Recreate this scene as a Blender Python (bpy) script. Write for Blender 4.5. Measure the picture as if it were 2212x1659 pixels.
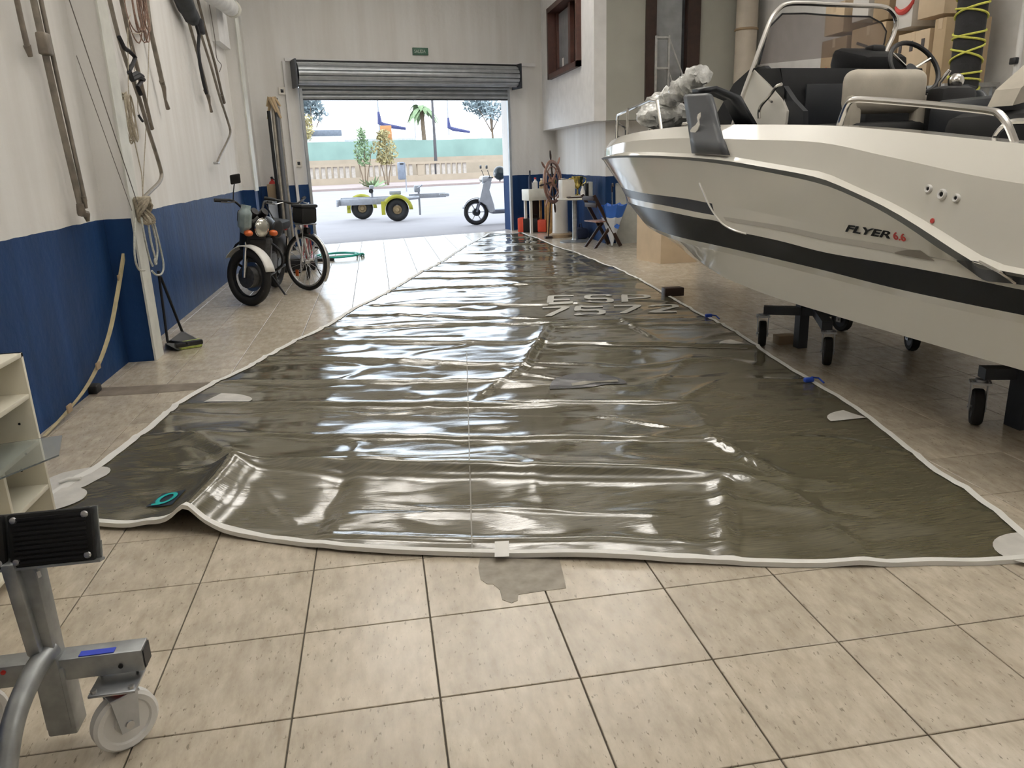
import bpy, bmesh, math, random
from math import sin, cos, pi, radians, sqrt
from mathutils import Vector, Matrix, noise
V = Vector
random.seed(7)
for _o in list(bpy.data.objects): bpy.data.objects.remove(_o)
SC = bpy.context.scene
COL = SC.collection

# ------------------------------------------------------------------ camera
FPX, PITCH, ROLL, YAW = 1670.9, .2838, -.0335, .1611
TILE = 0.41
CAMH = 3.573*TILE
def _axes():
    cp, sp = cos(PITCH), sin(PITCH); cr, sr = cos(ROLL), sin(ROLL)
    r = V((1, 0, 0)); up = V((0, sp, cp)); fw = V((0, cp, -sp))
    r2 = cr*r+sr*up; u2 = -sr*r+cr*up
    Z = Matrix.Rotation(-YAW, 3, 'Z')
    return Z@r2, Z@u2, Z@fw
CR, CU, CF = _axes()
CC = V((0, 0, CAMH))
cam = bpy.data.cameras.new('camera'); cam.sensor_width = 36; cam.lens = FPX/2212*36; cam.clip_end = 500; cam.clip_start = .05
camo = bpy.data.objects.new('camera', cam); COL.objects.link(camo)
camo.matrix_world = Matrix(((CR.x, CU.x, -CF.x, 0), (CR.y, CU.y, -CF.y, 0), (CR.z, CU.z, -CF.z, CAMH), (0, 0, 0, 1)))
SC.camera = camo
# survey helpers: a measured image point -> the real point on a known plane of the room
def ray(x, y): return CR*((x-1106)/FPX)+CU*(-(y-829.5)/FPX)+CF
def FZ(x, y, z=0.): d = ray(x, y); return CC+d*((z-CAMH)/d.z)
def PX(x, y, X): d = ray(x, y); return CC+d*(X/d.x)
def PY(x, y, Y): d = ray(x, y); return CC+d*(Y/d.y)
def PP(x, y, P, n): d = ray(x, y); return CC+d*((V(P)-CC).dot(V(n))/d.dot(V(n)))

# ------------------------------------------------------------------ sky, exposure
W = bpy.data.worlds.new('sky'); SC.world = W; W.use_nodes = True
nt = W.node_tree; bg = nt.nodes['Background']
tc = nt.nodes.new('ShaderNodeTexCoord'); nz = nt.nodes.new('ShaderNodeTexNoise'); nz.inputs['Scale'].default_value = 2.5
rp = nt.nodes.new('ShaderNodeValToRGB'); rp.color_ramp.elements[0].position = .35; rp.color_ramp.elements[1].position = .7
rp.color_ramp.elements[0].color = (.70, .84, 1.0, 1); rp.color_ramp.elements[1].color = (.90, .95, 1, 1)
nt.links.new(tc.outputs['Generated'], nz.inputs['Vector']); nt.links.new(nz.outputs['Fac'], rp.inputs['Fac']); nt.links.new(rp.outputs['Color'], bg.inputs['Color'])
bg.inputs['Strength'].default_value = 4.2
vs = SC.view_settings; vs.view_transform = 'Standard'; vs.look = 'None'; vs.exposure = 0.0; vs.gamma = 1; vs.use_curve_mapping = False
LAMP_W = 15.0     # watts of each ceiling lamp

# ------------------------------------------------------------------ materials
MATS = {}
def lin(r, g, b): 
    f = lambda c: ((c/255+.055)/1.055)**2.4 if c > 10 else c/255/12.92
    return (f(r), f(g), f(b))
def mat(name, col, rough=.5, metal=0., var=.12, vscale=6., bump=0., bscale=60., spec=.5, trans=0., alpha=1., coat=0., emit=None, estr=0., ior=1.45, obj_var=0.):
    m = bpy.data.materials.new(name); m.use_nodes = True; MATS[name] = m
    t = m.node_tree; b = t.nodes['Principled BSDF']; L = t.links.new
    ge = t.nodes.new('ShaderNodeNewGeometry')
    n = t.nodes.new('ShaderNodeTexNoise'); n.inputs['Scale'].default_value = vscale; n.inputs['Detail'].default_value = 5
    L(ge.outputs['Position'], n.inputs['Vector'])
    mr = t.nodes.new('ShaderNodeMapRange'); mr.inputs['From Min'].default_value = .3; mr.inputs['From Max'].default_value = .7
    mr.inputs['To Min'].default_value = 1-var; mr.inputs['To Max'].default_value = 1+var
    L(n.outputs['Fac'], mr.inputs['Value'])
    mx = t.nodes.new('ShaderNodeVectorMath'); mx.operation = 'SCALE'; mx.inputs[0].default_value = col[:3]
    L(mr.outputs['Result'], mx.inputs['Scale'])
    L(mx.outputs['Vector'], b.inputs['Base Color'])
    if obj_var:
        oi = t.nodes.new('ShaderNodeObjectInfo'); m2 = t.nodes.new('ShaderNodeMapRange'); m2.inputs['To Min'].default_value = 1-obj_var; m2.inputs['To Max'].default_value = 1+obj_var
        L(oi.outputs['Random'], m2.inputs['Value']); mm = t.nodes.new('ShaderNodeVectorMath'); mm.operation = 'SCALE'
        L(mx.outputs['Vector'], mm.inputs[0]); L(m2.outputs['Result'], mm.inputs['Scale']); L(mm.outputs['Vector'], b.inputs['Base Color'])
    b.inputs['Roughness'].default_value = rough; b.inputs['Metallic'].default_value = metal
    b.inputs['Specular IOR Level'].default_value = spec; b.inputs['IOR'].default_value = ior
    b.inputs['Transmission Weight'].default_value = trans; b.inputs['Alpha'].default_value = alpha
    b.inputs['Coat Weight'].default_value = coat; b.inputs['Coat Roughness'].default_value = .08
    if emit: b.inputs['Emission Color'].default_value = (*emit, 1); b.inputs['Emission Strength'].default_value = estr
    if bump:
        n2 = t.nodes.new('ShaderNodeTexNoise'); n2.inputs['Scale'].default_value = bscale; n2.inputs['Detail'].default_value = 4
        L(ge.outputs['Position'], n2.inputs['Vector'])
        bu = t.nodes.new('ShaderNodeBump'); bu.inputs['Strength'].default_value = bump; bu.inputs['Distance'].default_value = .01
        L(n2.outputs['Fac'], bu.inputs['Height']); L(bu.outputs['Normal'], b.inputs['Normal'])
    return m
def M(n): return MATS[n]

def mat_wall():
    """white emulsion above, blue gloss dado below, with a hand-cut edge, scuffs and drips"""
    m = bpy.data.materials.new('wall_paint'); m.use_nodes = True; MATS['wall'] = m
    t = m.node_tree; b = t.nodes['Principled BSDF']; L = t.links.new; N = t.nodes.new
    ge = N('ShaderNodeNewGeometry'); sx = N('ShaderNodeSeparateXYZ'); L(ge.outputs['Position'], sx.inputs[0])
    n1 = N('ShaderNodeTexNoise'); n1.inputs['Scale'].default_value = 3; n1.inputs['Detail'].default_value = 6; L(ge.outputs['Position'], n1.inputs['Vector'])
    ad = N('ShaderNodeMath'); ad.operation = 'MULTIPLY_ADD'; ad.inputs[1].default_value = .03; L(n1.outputs['Fac'], ad.inputs[0]); L(sx.outputs['Z'], ad.inputs[2])
    gt = N('ShaderNodeMath'); gt.operation = 'GREATER_THAN'; gt.inputs[1].default_value = 1.135; L(ad.outputs[0], gt.inputs[0])
    # vertical streaks
    mp = N('ShaderNodeMapping'); mp.inputs['Scale'].default_value = (3, 3, .25); L(ge.outputs['Position'], mp.inputs['Vector'])
    n2 = N('ShaderNodeTexNoise'); n2.inputs['Scale'].default_value = 1.6; n2.inputs['Detail'].default_value = 5; L(mp.outputs[0], n2.inputs['Vector'])
    r1 = N('ShaderNodeValToRGB'); r1.color_ramp.elements[0].position = .3; r1.color_ramp.elements[1].position = .62
    r1.color_ramp.elements[0].color = (.74, .715, .68, 1); r1.color_ramp.elements[1].color = (.82, .805, .78, 1); L(n2.outputs['Fac'], r1.inputs['Fac'])
    r2 = N('ShaderNodeValToRGB'); r2.color_ramp.elements[0].position = .3; r2.color_ramp.elements[1].position = .7
    r2.color_ramp.elements[0].color = (.0095, .028, .082, 1); r2.color_ramp.elements[1].color = (.016, .048, .14, 1); L(n2.outputs['Fac'], r2.inputs['Fac'])
    # chips where the blue has come off
    mp3 = N('ShaderNodeMapping'); mp3.inputs['Scale'].default_value = (3, 3, 1.3); L(ge.outputs['Position'], mp3.inputs['Vector'])
    n3 = N('ShaderNodeTexNoise'); n3.inputs['Scale'].default_value = 5; n3.inputs['Detail'].default_value = 8; n3.inputs['Roughness'].default_value = .7; L(mp3.outputs[0], n3.inputs['Vector'])
    ch = N('ShaderNodeMath'); ch.operation = 'GREATER_THAN'; ch.inputs[1].default_value = .735; L(n3.outputs['Fac'], ch.inputs[0])
    mc = N('ShaderNodeMix'); mc.data_type = 'RGBA'; L(ch.outputs[0], mc.inputs['Factor']); L(r2.outputs['Color'], mc.inputs['A']); mc.inputs['B'].default_value = (.35, .42, .5, 1)
    mx = N('ShaderNodeMix'); mx.data_type = 'RGBA'; L(gt.outputs[0], mx.inputs['Factor']); L(mc.outputs['Result'], mx.inputs['A']); L(r1.outputs['Color'], mx.inputs['B'])
    L(mx.outputs['Result'], b.inputs['Base Color'])
    rr = N('ShaderNodeMapRange'); rr.inputs['To Min'].default_value = .5; rr.inputs['To Max'].default_value = .8; b.inputs['Specular IOR Level'].default_value = .10; L(gt.outputs[0], rr.inputs['Value']); L(rr.outputs[0], b.inputs['Roughness'])
    n4 = N('ShaderNodeTexNoise'); n4.inputs['Scale'].default_value = 14; n4.inputs['Detail'].default_value = 6; L(ge.outputs['Position'], n4.inputs['Vector'])
    bu = N('ShaderNodeBump'); bu.inputs['Strength'].default_value = .25; bu.inputs['Distance'].default_value = .02; L(n4.outputs['Fac'], bu.inputs['Height']); L(bu.outputs['Normal'], b.inputs['Normal'])
    return m
mat_wall()

def mat_tile():
    m = bpy.data.materials.new('terrazzo_tile'); m.use_nodes = True; MATS['tile'] = m
    t = m.node_tree; b = t.nodes['Principled BSDF']; L = t.links.new; N = t.nodes.new
    ge = N('ShaderNodeNewGeometry'); oi = N('ShaderNodeObjectInfo')
    mp = N('ShaderNodeMapping'); mp.inputs['Scale'].default_value = (1, .34, 1); mp.inputs['Rotation'].default_value = (0, 0, -.12); L(ge.outputs['Position'], mp.inputs['Vector'])
    n1 = N('ShaderNodeTexNoise'); n1.inputs['Scale'].default_value = 26; n1.inputs['Detail'].default_value = 5; n1.inputs['Roughness'].default_value = .65; L(mp.outputs[0], n1.inputs['Vector'])
    r1 = N('ShaderNodeValToRGB'); e = r1.color_ramp.elements; e[0].position = .3; e[1].position = .72
    e[0].color = (.425, .362, .278, 1); e[1].color = (.595, .53, .43, 1); L(n1.outputs['Fac'], r1.inputs['Fac'])
    nb = N('ShaderNodeTexNoise'); nb.inputs['Scale'].default_value = 7; nb.inputs['Detail'].default_value = 3; L(ge.outputs['Position'], nb.inputs['Vector'])
    rb = N('ShaderNodeMapRange'); rb.inputs['From Min'].default_value = .35; rb.inputs['From Max'].default_value = .65; rb.inputs['To Min'].default_value = .92; rb.inputs['To Max'].default_value = 1.06; L(nb.outputs['Fac'], rb.inputs['Value'])
    n2 = N('ShaderNodeTexNoise'); n2.inputs['Scale'].default_value = 85; n2.inputs['Detail'].default_value = 3; n2.inputs['Roughness'].default_value = .6; L(mp.outputs[0], n2.inputs['Vector'])
    r2 = N('ShaderNodeValToRGB'); e = r2.color_ramp.elements; e[0].position = .625; e[1].position = .685; e[0].color = (0, 0, 0, 1); e[1].color = (1, 1, 1, 1); L(n2.outputs['Fac'], r2.inputs['Fac'])
    mx = N('ShaderNodeMix'); mx.data_type = 'RGBA'; L(r2.outputs['Color'], mx.inputs['Factor']); L(r1.outputs['Color'], mx.inputs['A']); mx.inputs['B'].default_value = (.27, .235, .18, 1)
    ov = N('ShaderNodeMapRange'); ov.inputs['To Min'].default_value = .93; ov.inputs['To Max'].default_value = 1.05; L(oi.outputs['Random'], ov.inputs['Value'])
    mu = N('ShaderNodeMath'); mu.operation = 'MULTIPLY'; L(ov.outputs[0], mu.inputs[0]); L(rb.outputs[0], mu.inputs[1])
    sc = N('ShaderNodeVectorMath'); sc.operation = 'SCALE'; L(mx.outputs['Result'], sc.inputs[0]); L(mu.outputs[0], sc.inputs['Scale'])
    L(sc.outputs['Vector'], b.inputs['Base Color'])
    rr = N('ShaderNodeMapRange'); rr.inputs['To Min'].default_value = .16; rr.inputs['To Max'].default_value = .30; L(nb.outputs['Fac'], rr.inputs['Value']); L(rr.outputs[0], b.inputs['Roughness'])
    bu = N('ShaderNodeBump'); bu.inputs['Strength'].default_value = .12; bu.inputs['Distance'].default_value = .004; L(n1.outputs['Fac'], bu.inputs['Height']); L(bu.outputs['Normal'], b.inputs['Normal'])
    b.inputs['Specular IOR Level'].default_value = .5
mat_tile()

def mat_sail():
    m = bpy.data.materials.new('sail_laminate'); m.use_nodes = True; MATS['sail'] = m
    t = m.node_tree; b = t.nodes['Principled BSDF']; L = t.links.new; N = t.nodes.new
    ge = N('ShaderNodeNewGeometry')
    n0 = N('ShaderNodeTexNoise'); n0.inputs['Scale'].default_value = .55; n0.inputs['Detail'].default_value = 2; L(ge.outputs['Position'], n0.inputs['Vector'])
    r0 = N('ShaderNodeValToRGB'); e = r0.color_ramp.elements; e[0].position = .35; e[1].position = .65; e[0].color = (.092, .083, .050, 1); e[1].color = (.130, .115, .080, 1); L(n0.outputs['Fac'], r0.inputs['Fac'])
    # woven yarns seen through the film
    mp = N('ShaderNodeMapping'); mp.inputs['Scale'].default_value = (6, 90, 1); mp.inputs['Rotation'].default_value = (0, 0, -.06); L(ge.outputs['Position'], mp.inputs['Vector'])
    n1 = N('ShaderNodeTexNoise'); n1.inputs['Scale'].default_value = 1.5; n1.inputs['Detail'].default_value = 4; L(mp.outputs[0], n1.inputs['Vector'])
    mr = N('ShaderNodeMapRange'); mr.inputs['From Min'].default_value = .3; mr.inputs['From Max'].default_value = .7; mr.inputs['To Min'].default_value = .72; mr.inputs['To Max'].default_value = 1.28; L(n1.outputs['Fac'], mr.inputs['Value'])
    sc = N('ShaderNodeVectorMath'); sc.operation = 'SCALE'; L(r0.outputs['Color'], sc.inputs[0]); L(mr.outputs[0], sc.inputs['Scale'])
    L(sc.outputs['Vector'], b.inputs['Base Color'])
    n2 = N('ShaderNodeTexNoise'); n2.inputs['Scale'].default_value = 9; n2.inputs['Detail'].default_value = 5; n2.inputs['Roughness'].default_value = .6
    mp2 = N('ShaderNodeMapping'); mp2.inputs['Scale'].default_value = (.5, 1.6, 1); L(ge.outputs['Position'], mp2.inputs['Vector']); L(mp2.outputs[0], n2.inputs['Vector'])
    bu = N('ShaderNodeBump'); bu.inputs['Strength'].default_value = .10; bu.inputs['Distance'].default_value = .01; L(n2.outputs['Fac'], bu.inputs['Height'])
    bu2 = N('ShaderNodeBump'); bu2.inputs['Strength'].default_value = .10; bu2.inputs['Distance'].default_value = .003; L(n1.outputs['Fac'], bu2.inputs['Height']); L(bu.outputs['Normal'], bu2.inputs['Normal'])
    L(bu2.outputs['Normal'], b.inputs['Normal'])
    b.inputs['Roughness'].default_value = .085; b.inputs['Specular IOR Level'].default_value = .5; b.inputs['IOR'].default_value = 1.85
mat_sail()

mat('white_plaster', (.80, .79, .78), .8, bump=.15, bscale=20, var=.05)
mat('office_wall', (.36, .355, .31), .8, var=.06, vscale=2)
mat('ceiling_paint', (.84, .83, .81), .9, var=.05)
mat('grout', (.10, .088, .07), .9)
mat('stain', (.27, .24, .195), .55, var=.25, vscale=18)
mat('strip', (.20, .165, .13), .5, var=.3, vscale=9)
mat('column_paint', (.66, .66, .61), .55, var=.12, vscale=5, bump=.2, bscale=30)
mat('white_tape', (.78, .77, .73), .6, var=.06)
mat('sail_letter', (.58, .57, .53), .35, var=.06)
mat('sail_patch', (.62, .60, .56), .4, var=.1, vscale=15)
mat('sail_navy', (.02, .03, .045), .3); mat('sail_teal', (.01, .42, .40), .4)
mat('sail_emblem', (.085, .085, .09), .25); mat('sail_seam', (.19, .175, .135), .35)
mat('gelcoat', (.80, .775, .70), .10, var=.02, vscale=2, coat=.6)
mat('gelcoat_shadow', (.60, .575, .52), .2, var=.03)  # darker gelcoat copy, shade put into the colour
mat('boot_black', (.012, .014, .018), .22, var=.05)
mat('hull_grey', (.055, .06, .068), .25, var=.06)
mat('strip_grey', (.16, .165, .16), .35)
mat('taupe', (.26, .235, .20), .35)
mat('wing_grey', (.085, .09, .098), .35, var=.05)
mat('chrome', (.62, .60, .57), .16, metal=1, var=.03)
mat('black_plastic', (.009, .009, .010), .42, var=.1, spec=.35)
mat('dash_black', (.007, .0075, .0085), .6, spec=.25, bump=.1, bscale=200)
mat('dark_trim', (.020, .022, .026), .4, spec=.35)
mat('beige_vinyl', (.44, .40, .33), .55, bump=.08, bscale=150)
mat('rubber', (.012, .012, .012), .7, bump=.1, bscale=200)
mat('galvanized', (.33, .345, .35), .38, metal=.75, var=.22, vscale=16)
mat('galv_dark', (.05, .055, .065), .45, metal=.3)
mat('steel_bolt', (.55, .55, .55), .3, metal=1)
mat('nylon_white', (.78, .77, .74), .4, var=.05)
mat('zinc', (.45, .47, .5), .3, metal=.9, var=.12, vscale=20)
mat('red_plastic', (.5, .03, .025), .4); mat('orange_red', (.65, .08, .04), .45)
mat('blue_sticker', (.03, .06, .5), .4); mat('blue_tie', (.02, .08, .55), .5)
mat('shelf_white', (.72, .68, .56), .5, var=.05, vscale=3)
mat('shelf_edge', (.78, .74, .62), .45, var=.05)
mat('acrylic', (.86, .93, .95), .04, trans=.92, ior=1.45, var=.01)
mat('screen_glass', (.50, .47, .47), .03, trans=.94, ior=1.2, var=.01)
mat('pale_wood', (.50, .42, .25), .6, var=.2, vscale=12, bump=.2, bscale=60)
mat('dark_wood', (.026, .011, .007), .5, var=.3, vscale=14)
mat('window_wood', (.065, .024, .017), .45, var=.25, vscale=10)
mat('wheel_wood', (.26, .14, .10), .35, var=.25, vscale=25)
mat('cardboard', (.47, .355, .22), .75, var=.06, vscale=5)
mat('cardboard_pale', (.60, .47, .32), .7, var=.06, vscale=5)
mat('cardboard_dark', (.34, .25, .155), .8, var=.08, vscale=5)
mat('paper_white', (.75, .72, .68), .7, var=.04); mat('ink_red', (.5, .06, .05), .6); mat('ink_dark', (.06, .05, .05), .6)
mat('alu', (.42, .42, .41), .4, metal=.6, var=.15, vscale=20)
mat('tube_grey', (.23, .205, .17), .4, metal=.35, var=.25, vscale=12)
mat('tube_brown', (.17, .145, .115), .45, metal=.2, var=.3, vscale=14)
mat('wire', (.20, .18, .16), .5, metal=.4); mat('rope', (.40, .35, .27), .85, var=.25, vscale=60, bump=.4, bscale=250)
mat('rope_pale', (.50, .50, .45), .8, var=.2, vscale=60, bump=.4, bscale=250); mat('rope_red', (.26, .17, .13), .8, var=.3, vscale=60)
mat('rope_yellow', (.55, .55, .10), .7, var=.15, vscale=50)
mat('strap_black', (.012, .012, .015), .75); mat('bag_grey', (.035, .038, .042), .7, var=.3, vscale=10)
mat('pipe_beige', (.52, .46, .38), .55, var=.12, vscale=4)
mat('moto_white', (.75, .74, .70), .3); mat('moto_plastic', (.25, .31, .31), .3, var=.2, vscale=12)
mat('lens', (.55, .55, .50), .08, metal=.7); mat('amber', (.55, .12, .03), .25)
mat('seat_black', (.008, .008, .008), .65, spec=.3); mat('engine', (.09, .09, .09), .45, metal=.6, var=.3, vscale=30)
mat('bike_red', (.45, .04, .035), .3); mat('bike_white', (.68, .66, .64), .35); mat('bike_silver', (.48, .48, .48), .3, metal=.8)
mat('hose_green', (.02, .35, .28), .45); mat('broom_green', (.35, .42, .10), .7, var=.3, vscale=60)
mat('slat_metal', (.40, .42, .44), .36, metal=.55, var=.12, vscale=8)
mat('sign_green', (.05, .12, .08), .5); mat('sign_text', (.55, .6, .55), .5)
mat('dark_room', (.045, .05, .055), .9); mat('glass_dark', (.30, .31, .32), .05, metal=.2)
mat('cabinet_white', (.72, .70, .62), .45); mat('wood_orange', (.45, .26, .10), .55, var=.2, vscale=18)
mat('gold', (.62, .50, .16), .22, metal=1); mat('ceramic', (.74, .70, .64), .35, var=.05)
mat('umbrella_blue', (.03, .13, .5), .5); mat('umbrella_white', (.72, .76, .82), .5)
mat('navy_bag', (.012, .02, .05), .7); mat('grey_board', (.42, .42, .38), .6)
mat('wrap', (.62, .62, .59), .14, var=.28, vscale=14, bump=1., bscale=34, coat=.6)
mat('asphalt', (0.244, 0.228, 0.232), .85, var=.05, vscale=1.2, bump=.2, bscale=40)
mat('pavement', (0.282, 0.222, 0.202), .85, var=.06); mat('kerb_yellow', (0.291, 0.269, 0.140), .7)
mat('street_wall', (0.355, 0.288, 0.212), .85, var=.06, vscale=1.5); mat('baluster', (0.407, 0.361, 0.314), .8)
mat('green_mesh', (0.222, 0.323, 0.282), .8, var=.12, vscale=.5); mat('boat_white', (0.666, 0.675, 0.690), .4)
mat('boat_navy', (0.045, 0.050, 0.140), .6); mat('pole_dark', (0.067, 0.062, 0.067), .5); mat('bin_grey', (0.151, 0.168, 0.202), .45)
mat('trailer_yellow', (0.314, 0.302, 0.028), .4); mat('trailer_galv', (0.280, 0.291, 0.314), .45, metal=.4, var=.12, vscale=12); mat('rim_rust', (0.235, 0.168, 0.084), .5, var=.25, vscale=20)
mat('scooter_white', (0.414, 0.426, 0.448), .25); mat('scooter_grey', (0.140, 0.151, 0.185), .45); mat('helmet', (.025, .035, .04), .2)
mat('leaf_yellow', (0.307, 0.259, 0.119), .7, var=.3, vscale=5); mat('leaf_green', (0.168, 0.237, 0.119), .7, var=.3, vscale=5); mat('leaf_orange', (0.308, 0.157, 0.056), .7, var=.25, vscale=6); mat('leaf_grey', (0.202, 0.246, 0.258), .8, var=.25, vscale=3); mat('bark', (0.168, 0.123, 0.084), .9, var=.2)
mat('orange_paint', (0.420, 0.185, 0.067), .6)
mat('lamp_white', (.8, .8, .78), .4); mat('lamp_glow', (1, .95, .85), .5, emit=(1, .93, .80), estr=2)

# ------------------------------------------------------------------ mesh builder
def frame_of(d):
    d = d.normalized(); a = V((0, 0, 1)) if abs(d.z) < .9 else V((1, 0, 0))
    x = a.cross(d).normalized(); return x, d.cross(x)
class MB:
    def __init__(s): s.v = []; s.f = []; s.o = V((0, 0, 0)); s.M = None
    def at(s, o): s.o = V(o); return s          # subtract a thing's origin from points given in world space
    def add(s, vs, fs):
        n = len(s.v)
        for p in vs:
            p = V(p)
            if s.M is not None: p = s.M@p
            s.v.append(p-s.o)
        s.f += [tuple(i+n for i in f) for f in fs]; return s
    def box(s, c, d, R=None):
        c = V(c); vs = []
        for x in (-.5, .5):
            for y in (-.5, .5):
                for z in (-.5, .5):
                    p = V((x*d[0], y*d[1], z*d[2]))
                    vs.append(c+(R@p if R else p))
        return s.add(vs, [(0, 1, 3, 2), (4, 6, 7, 5), (0, 4, 5, 1), (2, 3, 7, 6), (0, 2, 6, 4), (1, 5, 7, 3)])
    def rbox(s, c, d, bev=.01, R=None, seg=2):
        bm = bmesh.new(); bmesh.ops.create_cube(bm, size=1)
        for v in bm.verts: v.co = V((v.co.x*d[0], v.co.y*d[1], v.co.z*d[2]))
        bmesh.ops.bevel(bm, geom=list(bm.edges), offset=min(bev, min(d)*.49), segments=seg, profile=.5, affect='EDGES')
        bm.verts.index_update(); c = V(c)
        s.add([c+(R@v.co if R else v.co) for v in bm.verts], [tuple(v.index for v in f.verts) for f in bm.faces]); bm.free(); return s
    def cyl(s, p0, p1, r0, r1=None, n=12, caps=True):
        p0 = V(p0); p1 = V(p1); r1 = r0 if r1 is None else r1
        x, y = frame_of(p1-p0); vs = []
        for p, r in ((p0, r0), (p1, r1)):
            for i in range(n): a = 2*pi*i/n; vs.append(p+x*cos(a)*r+y*sin(a)*r)
        fs = [(i, (i+1) % n, n+(i+1) % n, n+i) for i in range(n)]
        if caps: fs += [tuple(reversed(range(n))), tuple(range(n, 2*n))]
        return s.add(vs, fs)
    def tube(s, pts, r, n=8, closed=False, caps=True):
        P = [V(p) for p in pts]; k = len(P); R = r if isinstance(r, (list, tuple)) else [r]*k
        T = []
        for i in range(k):
            a = P[(i-1) % k] if (closed or i > 0) else P[i]; b = P[(i+1) % k] if (closed or i < k-1) else P[i]
            t = b-a; T.append(t.normalized() if t.length > 1e-9 else V((0, 0, 1)))
        x, _ = frame_of(T[0]); vs = []
        for i in range(k):
            x = x-T[i]*x.dot(T[i])
            x = x.normalized() if x.length > 1e-6 else frame_of(T[i])[0]
            y = T[i].cross(x)
            for j in range(n): a = 2*pi*j/n; vs.append(P[i]+(x*cos(a)+y*sin(a))*R[i])
        fs = []
        for i in range(k if closed else k-1):
            b = (i+1) % k
            for j in range(n): fs.append((i*n+j, i*n+(j+1) % n, b*n+(j+1) % n, b*n+j))
        if caps and not closed: fs += [tuple(reversed(range(n))), tuple(range((k-1)*n, k*n))]
        return s.add(vs, fs)
    def ring(s, c, axis, R, r, n=32, m=10, sq=1.):
        c = V(c); x, y = frame_of(V(axis)); ax = V(axis).normalized(); vs = []
        for i in range(n):
            a = 2*pi*i/n; d = x*cos(a)+y*sin(a)
            for j in range(m): b = 2*pi*j/m; vs.append(c+d*(R+r*cos(b))+ax*r*sq*sin(b))
        fs = [(i*m+j, i*m+(j+1) % m, ((i+1) % n)*m+(j+1) % m, ((i+1) % n)*m+j) for i in range(n) for j in range(m)]
        return s.add(vs, [tuple(reversed(f)) for f in fs])
    def lathe(s, prof, c=(0, 0, 0), axis=(0, 0, 1), n=20, a0=0., a1=2*pi):
        c = V(c); ax = V(axis).normalized(); x, y = frame_of(ax); vs = []; full = abs(a1-a0-2*pi) < 1e-6
        cols = n if full else n+1
        for i in range(cols):
            a = a0+(a1-a0)*i/n; d = x*cos(a)+y*sin(a)
            for r, h in prof: vs.append(c+d*r+ax*h)
        k = len(prof); fs = []
        for i in range(n):
            b = (i+1) % cols
            for j in range(k-1): fs.append((i*k+j, b*k+j, b*k+j+1, i*k+j+1))
        return s.add(vs, fs)
    def prism(s, poly, o, ux, uy, th):
        """polygon (2D points along ux,uy from o) with thickness th along ux x uy, centred"""
        o = V(o); ux = V(ux); uy = V(uy); nn = ux.cross(uy).normalized(); k = len(poly)
        vs = [o+ux*a+uy*b-nn*th/2 for a, b in poly]+[o+ux*a+uy*b+nn*th/2 for a, b in poly]
        fs = [tuple(reversed(range(k))), tuple(range(k, 2*k))]+[(i, (i+1) % k, k+(i+1) % k, k+i) for i in range(k)]
        return s.add(vs, fs)
    def poly3(s, pts, th):
        """flat-ish polygon through 3D points with thickness vector th"""
        P = [V(p) for p in pts]; th = V(th); k = len(P)
        return s.add(P+[p+th for p in P], [tuple(reversed(range(k))), tuple(range(k, 2*k))]+[(i, (i+1) % k, k+(i+1) % k, k+i) for i in range(k)])
    def sphere(s, c, r, nu=14, nv=10):
        c = V(c); r = (r, r, r) if not hasattr(r, '__len__') else r; vs = []; fs = []
        for i in range(nv+1):
            th = pi*i/nv
            for j in range(nu): ph = 2*pi*j/nu; vs.append(c+V((r[0]*sin(th)*cos(ph), r[1]*sin(th)*sin(ph), r[2]*cos(th))))
        for i in range(nv):
            for j in range(nu): fs.append((i*nu+j, (i+1)*nu+j, (i+1)*nu+(j+1) % nu, i*nu+(j+1) % nu))
        return s.add(vs, fs)
    def grid(s, rows, flip=False):
        n = len(rows[0]); vs = [p for r in rows for p in r]; fs = []
        for i in range(len(rows)-1):
            for j in range(n-1):
                f = (i*n+j, i*n+j+1, (i+1)*n+j+1, (i+1)*n+j); fs.append(tuple(reversed(f)) if flip else f)
        return s.add(vs, fs)
    def mesh(s, name, m, ang=35):
        me = bpy.data.meshes.new(name); me.from_pydata([tuple(p) for p in s.v], [], s.f); me.validate(); me.update()
        if ang:
            me.polygons.foreach_set('use_smooth', [True]*len(me.polygons)); me.set_sharp_from_angle(angle=radians(ang))
        if m is not None: me.materials.append(M(m) if isinstance(m, str) else m)
        return me
    def build(s, name, m, parent=None, ang=35, fix=True):
        me = s.mesh(name, m, ang)
        if fix:
            bm = bmesh.new(); bm.from_mesh(me); bmesh.ops.remove_doubles(bm, verts=bm.verts, dist=1e-6); bmesh.ops.recalc_face_normals(bm, faces=bm.faces); bm.to_mesh(me); bm.free()
            if ang: me.set_sharp_from_angle(angle=radians(ang))
        o = bpy.data.objects.new(name, me); COL.objects.link(o); o.parent = parent
        return o
def tag(o, label=None, cat=None, group=None, kind=None):
    if label: o['label'] = label
    if cat: o['category'] = cat
    if group: o['group'] = group
    if kind: o['kind'] = kind
    return o
def thing(name, loc, label, cat, group=None, rz=0.):
    o = bpy.data.objects.new(name, None); COL.objects.link(o); o.location = loc; o.rotation_euler = (0, 0, rz); o.empty_display_size = .1
    return tag(o, label, cat, group)
def copy_tree(o, parent=None):
    c = o.copy(); COL.objects.link(c); c.parent = parent
    for ch in list(o.children): copy_tree(ch, c)
    return c
def struct(mb, name, m, parent=None, ang=35):
    o = mb.build(name, m, parent, ang)
    if parent is None: o['kind'] = 'structure'
    return o
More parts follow.
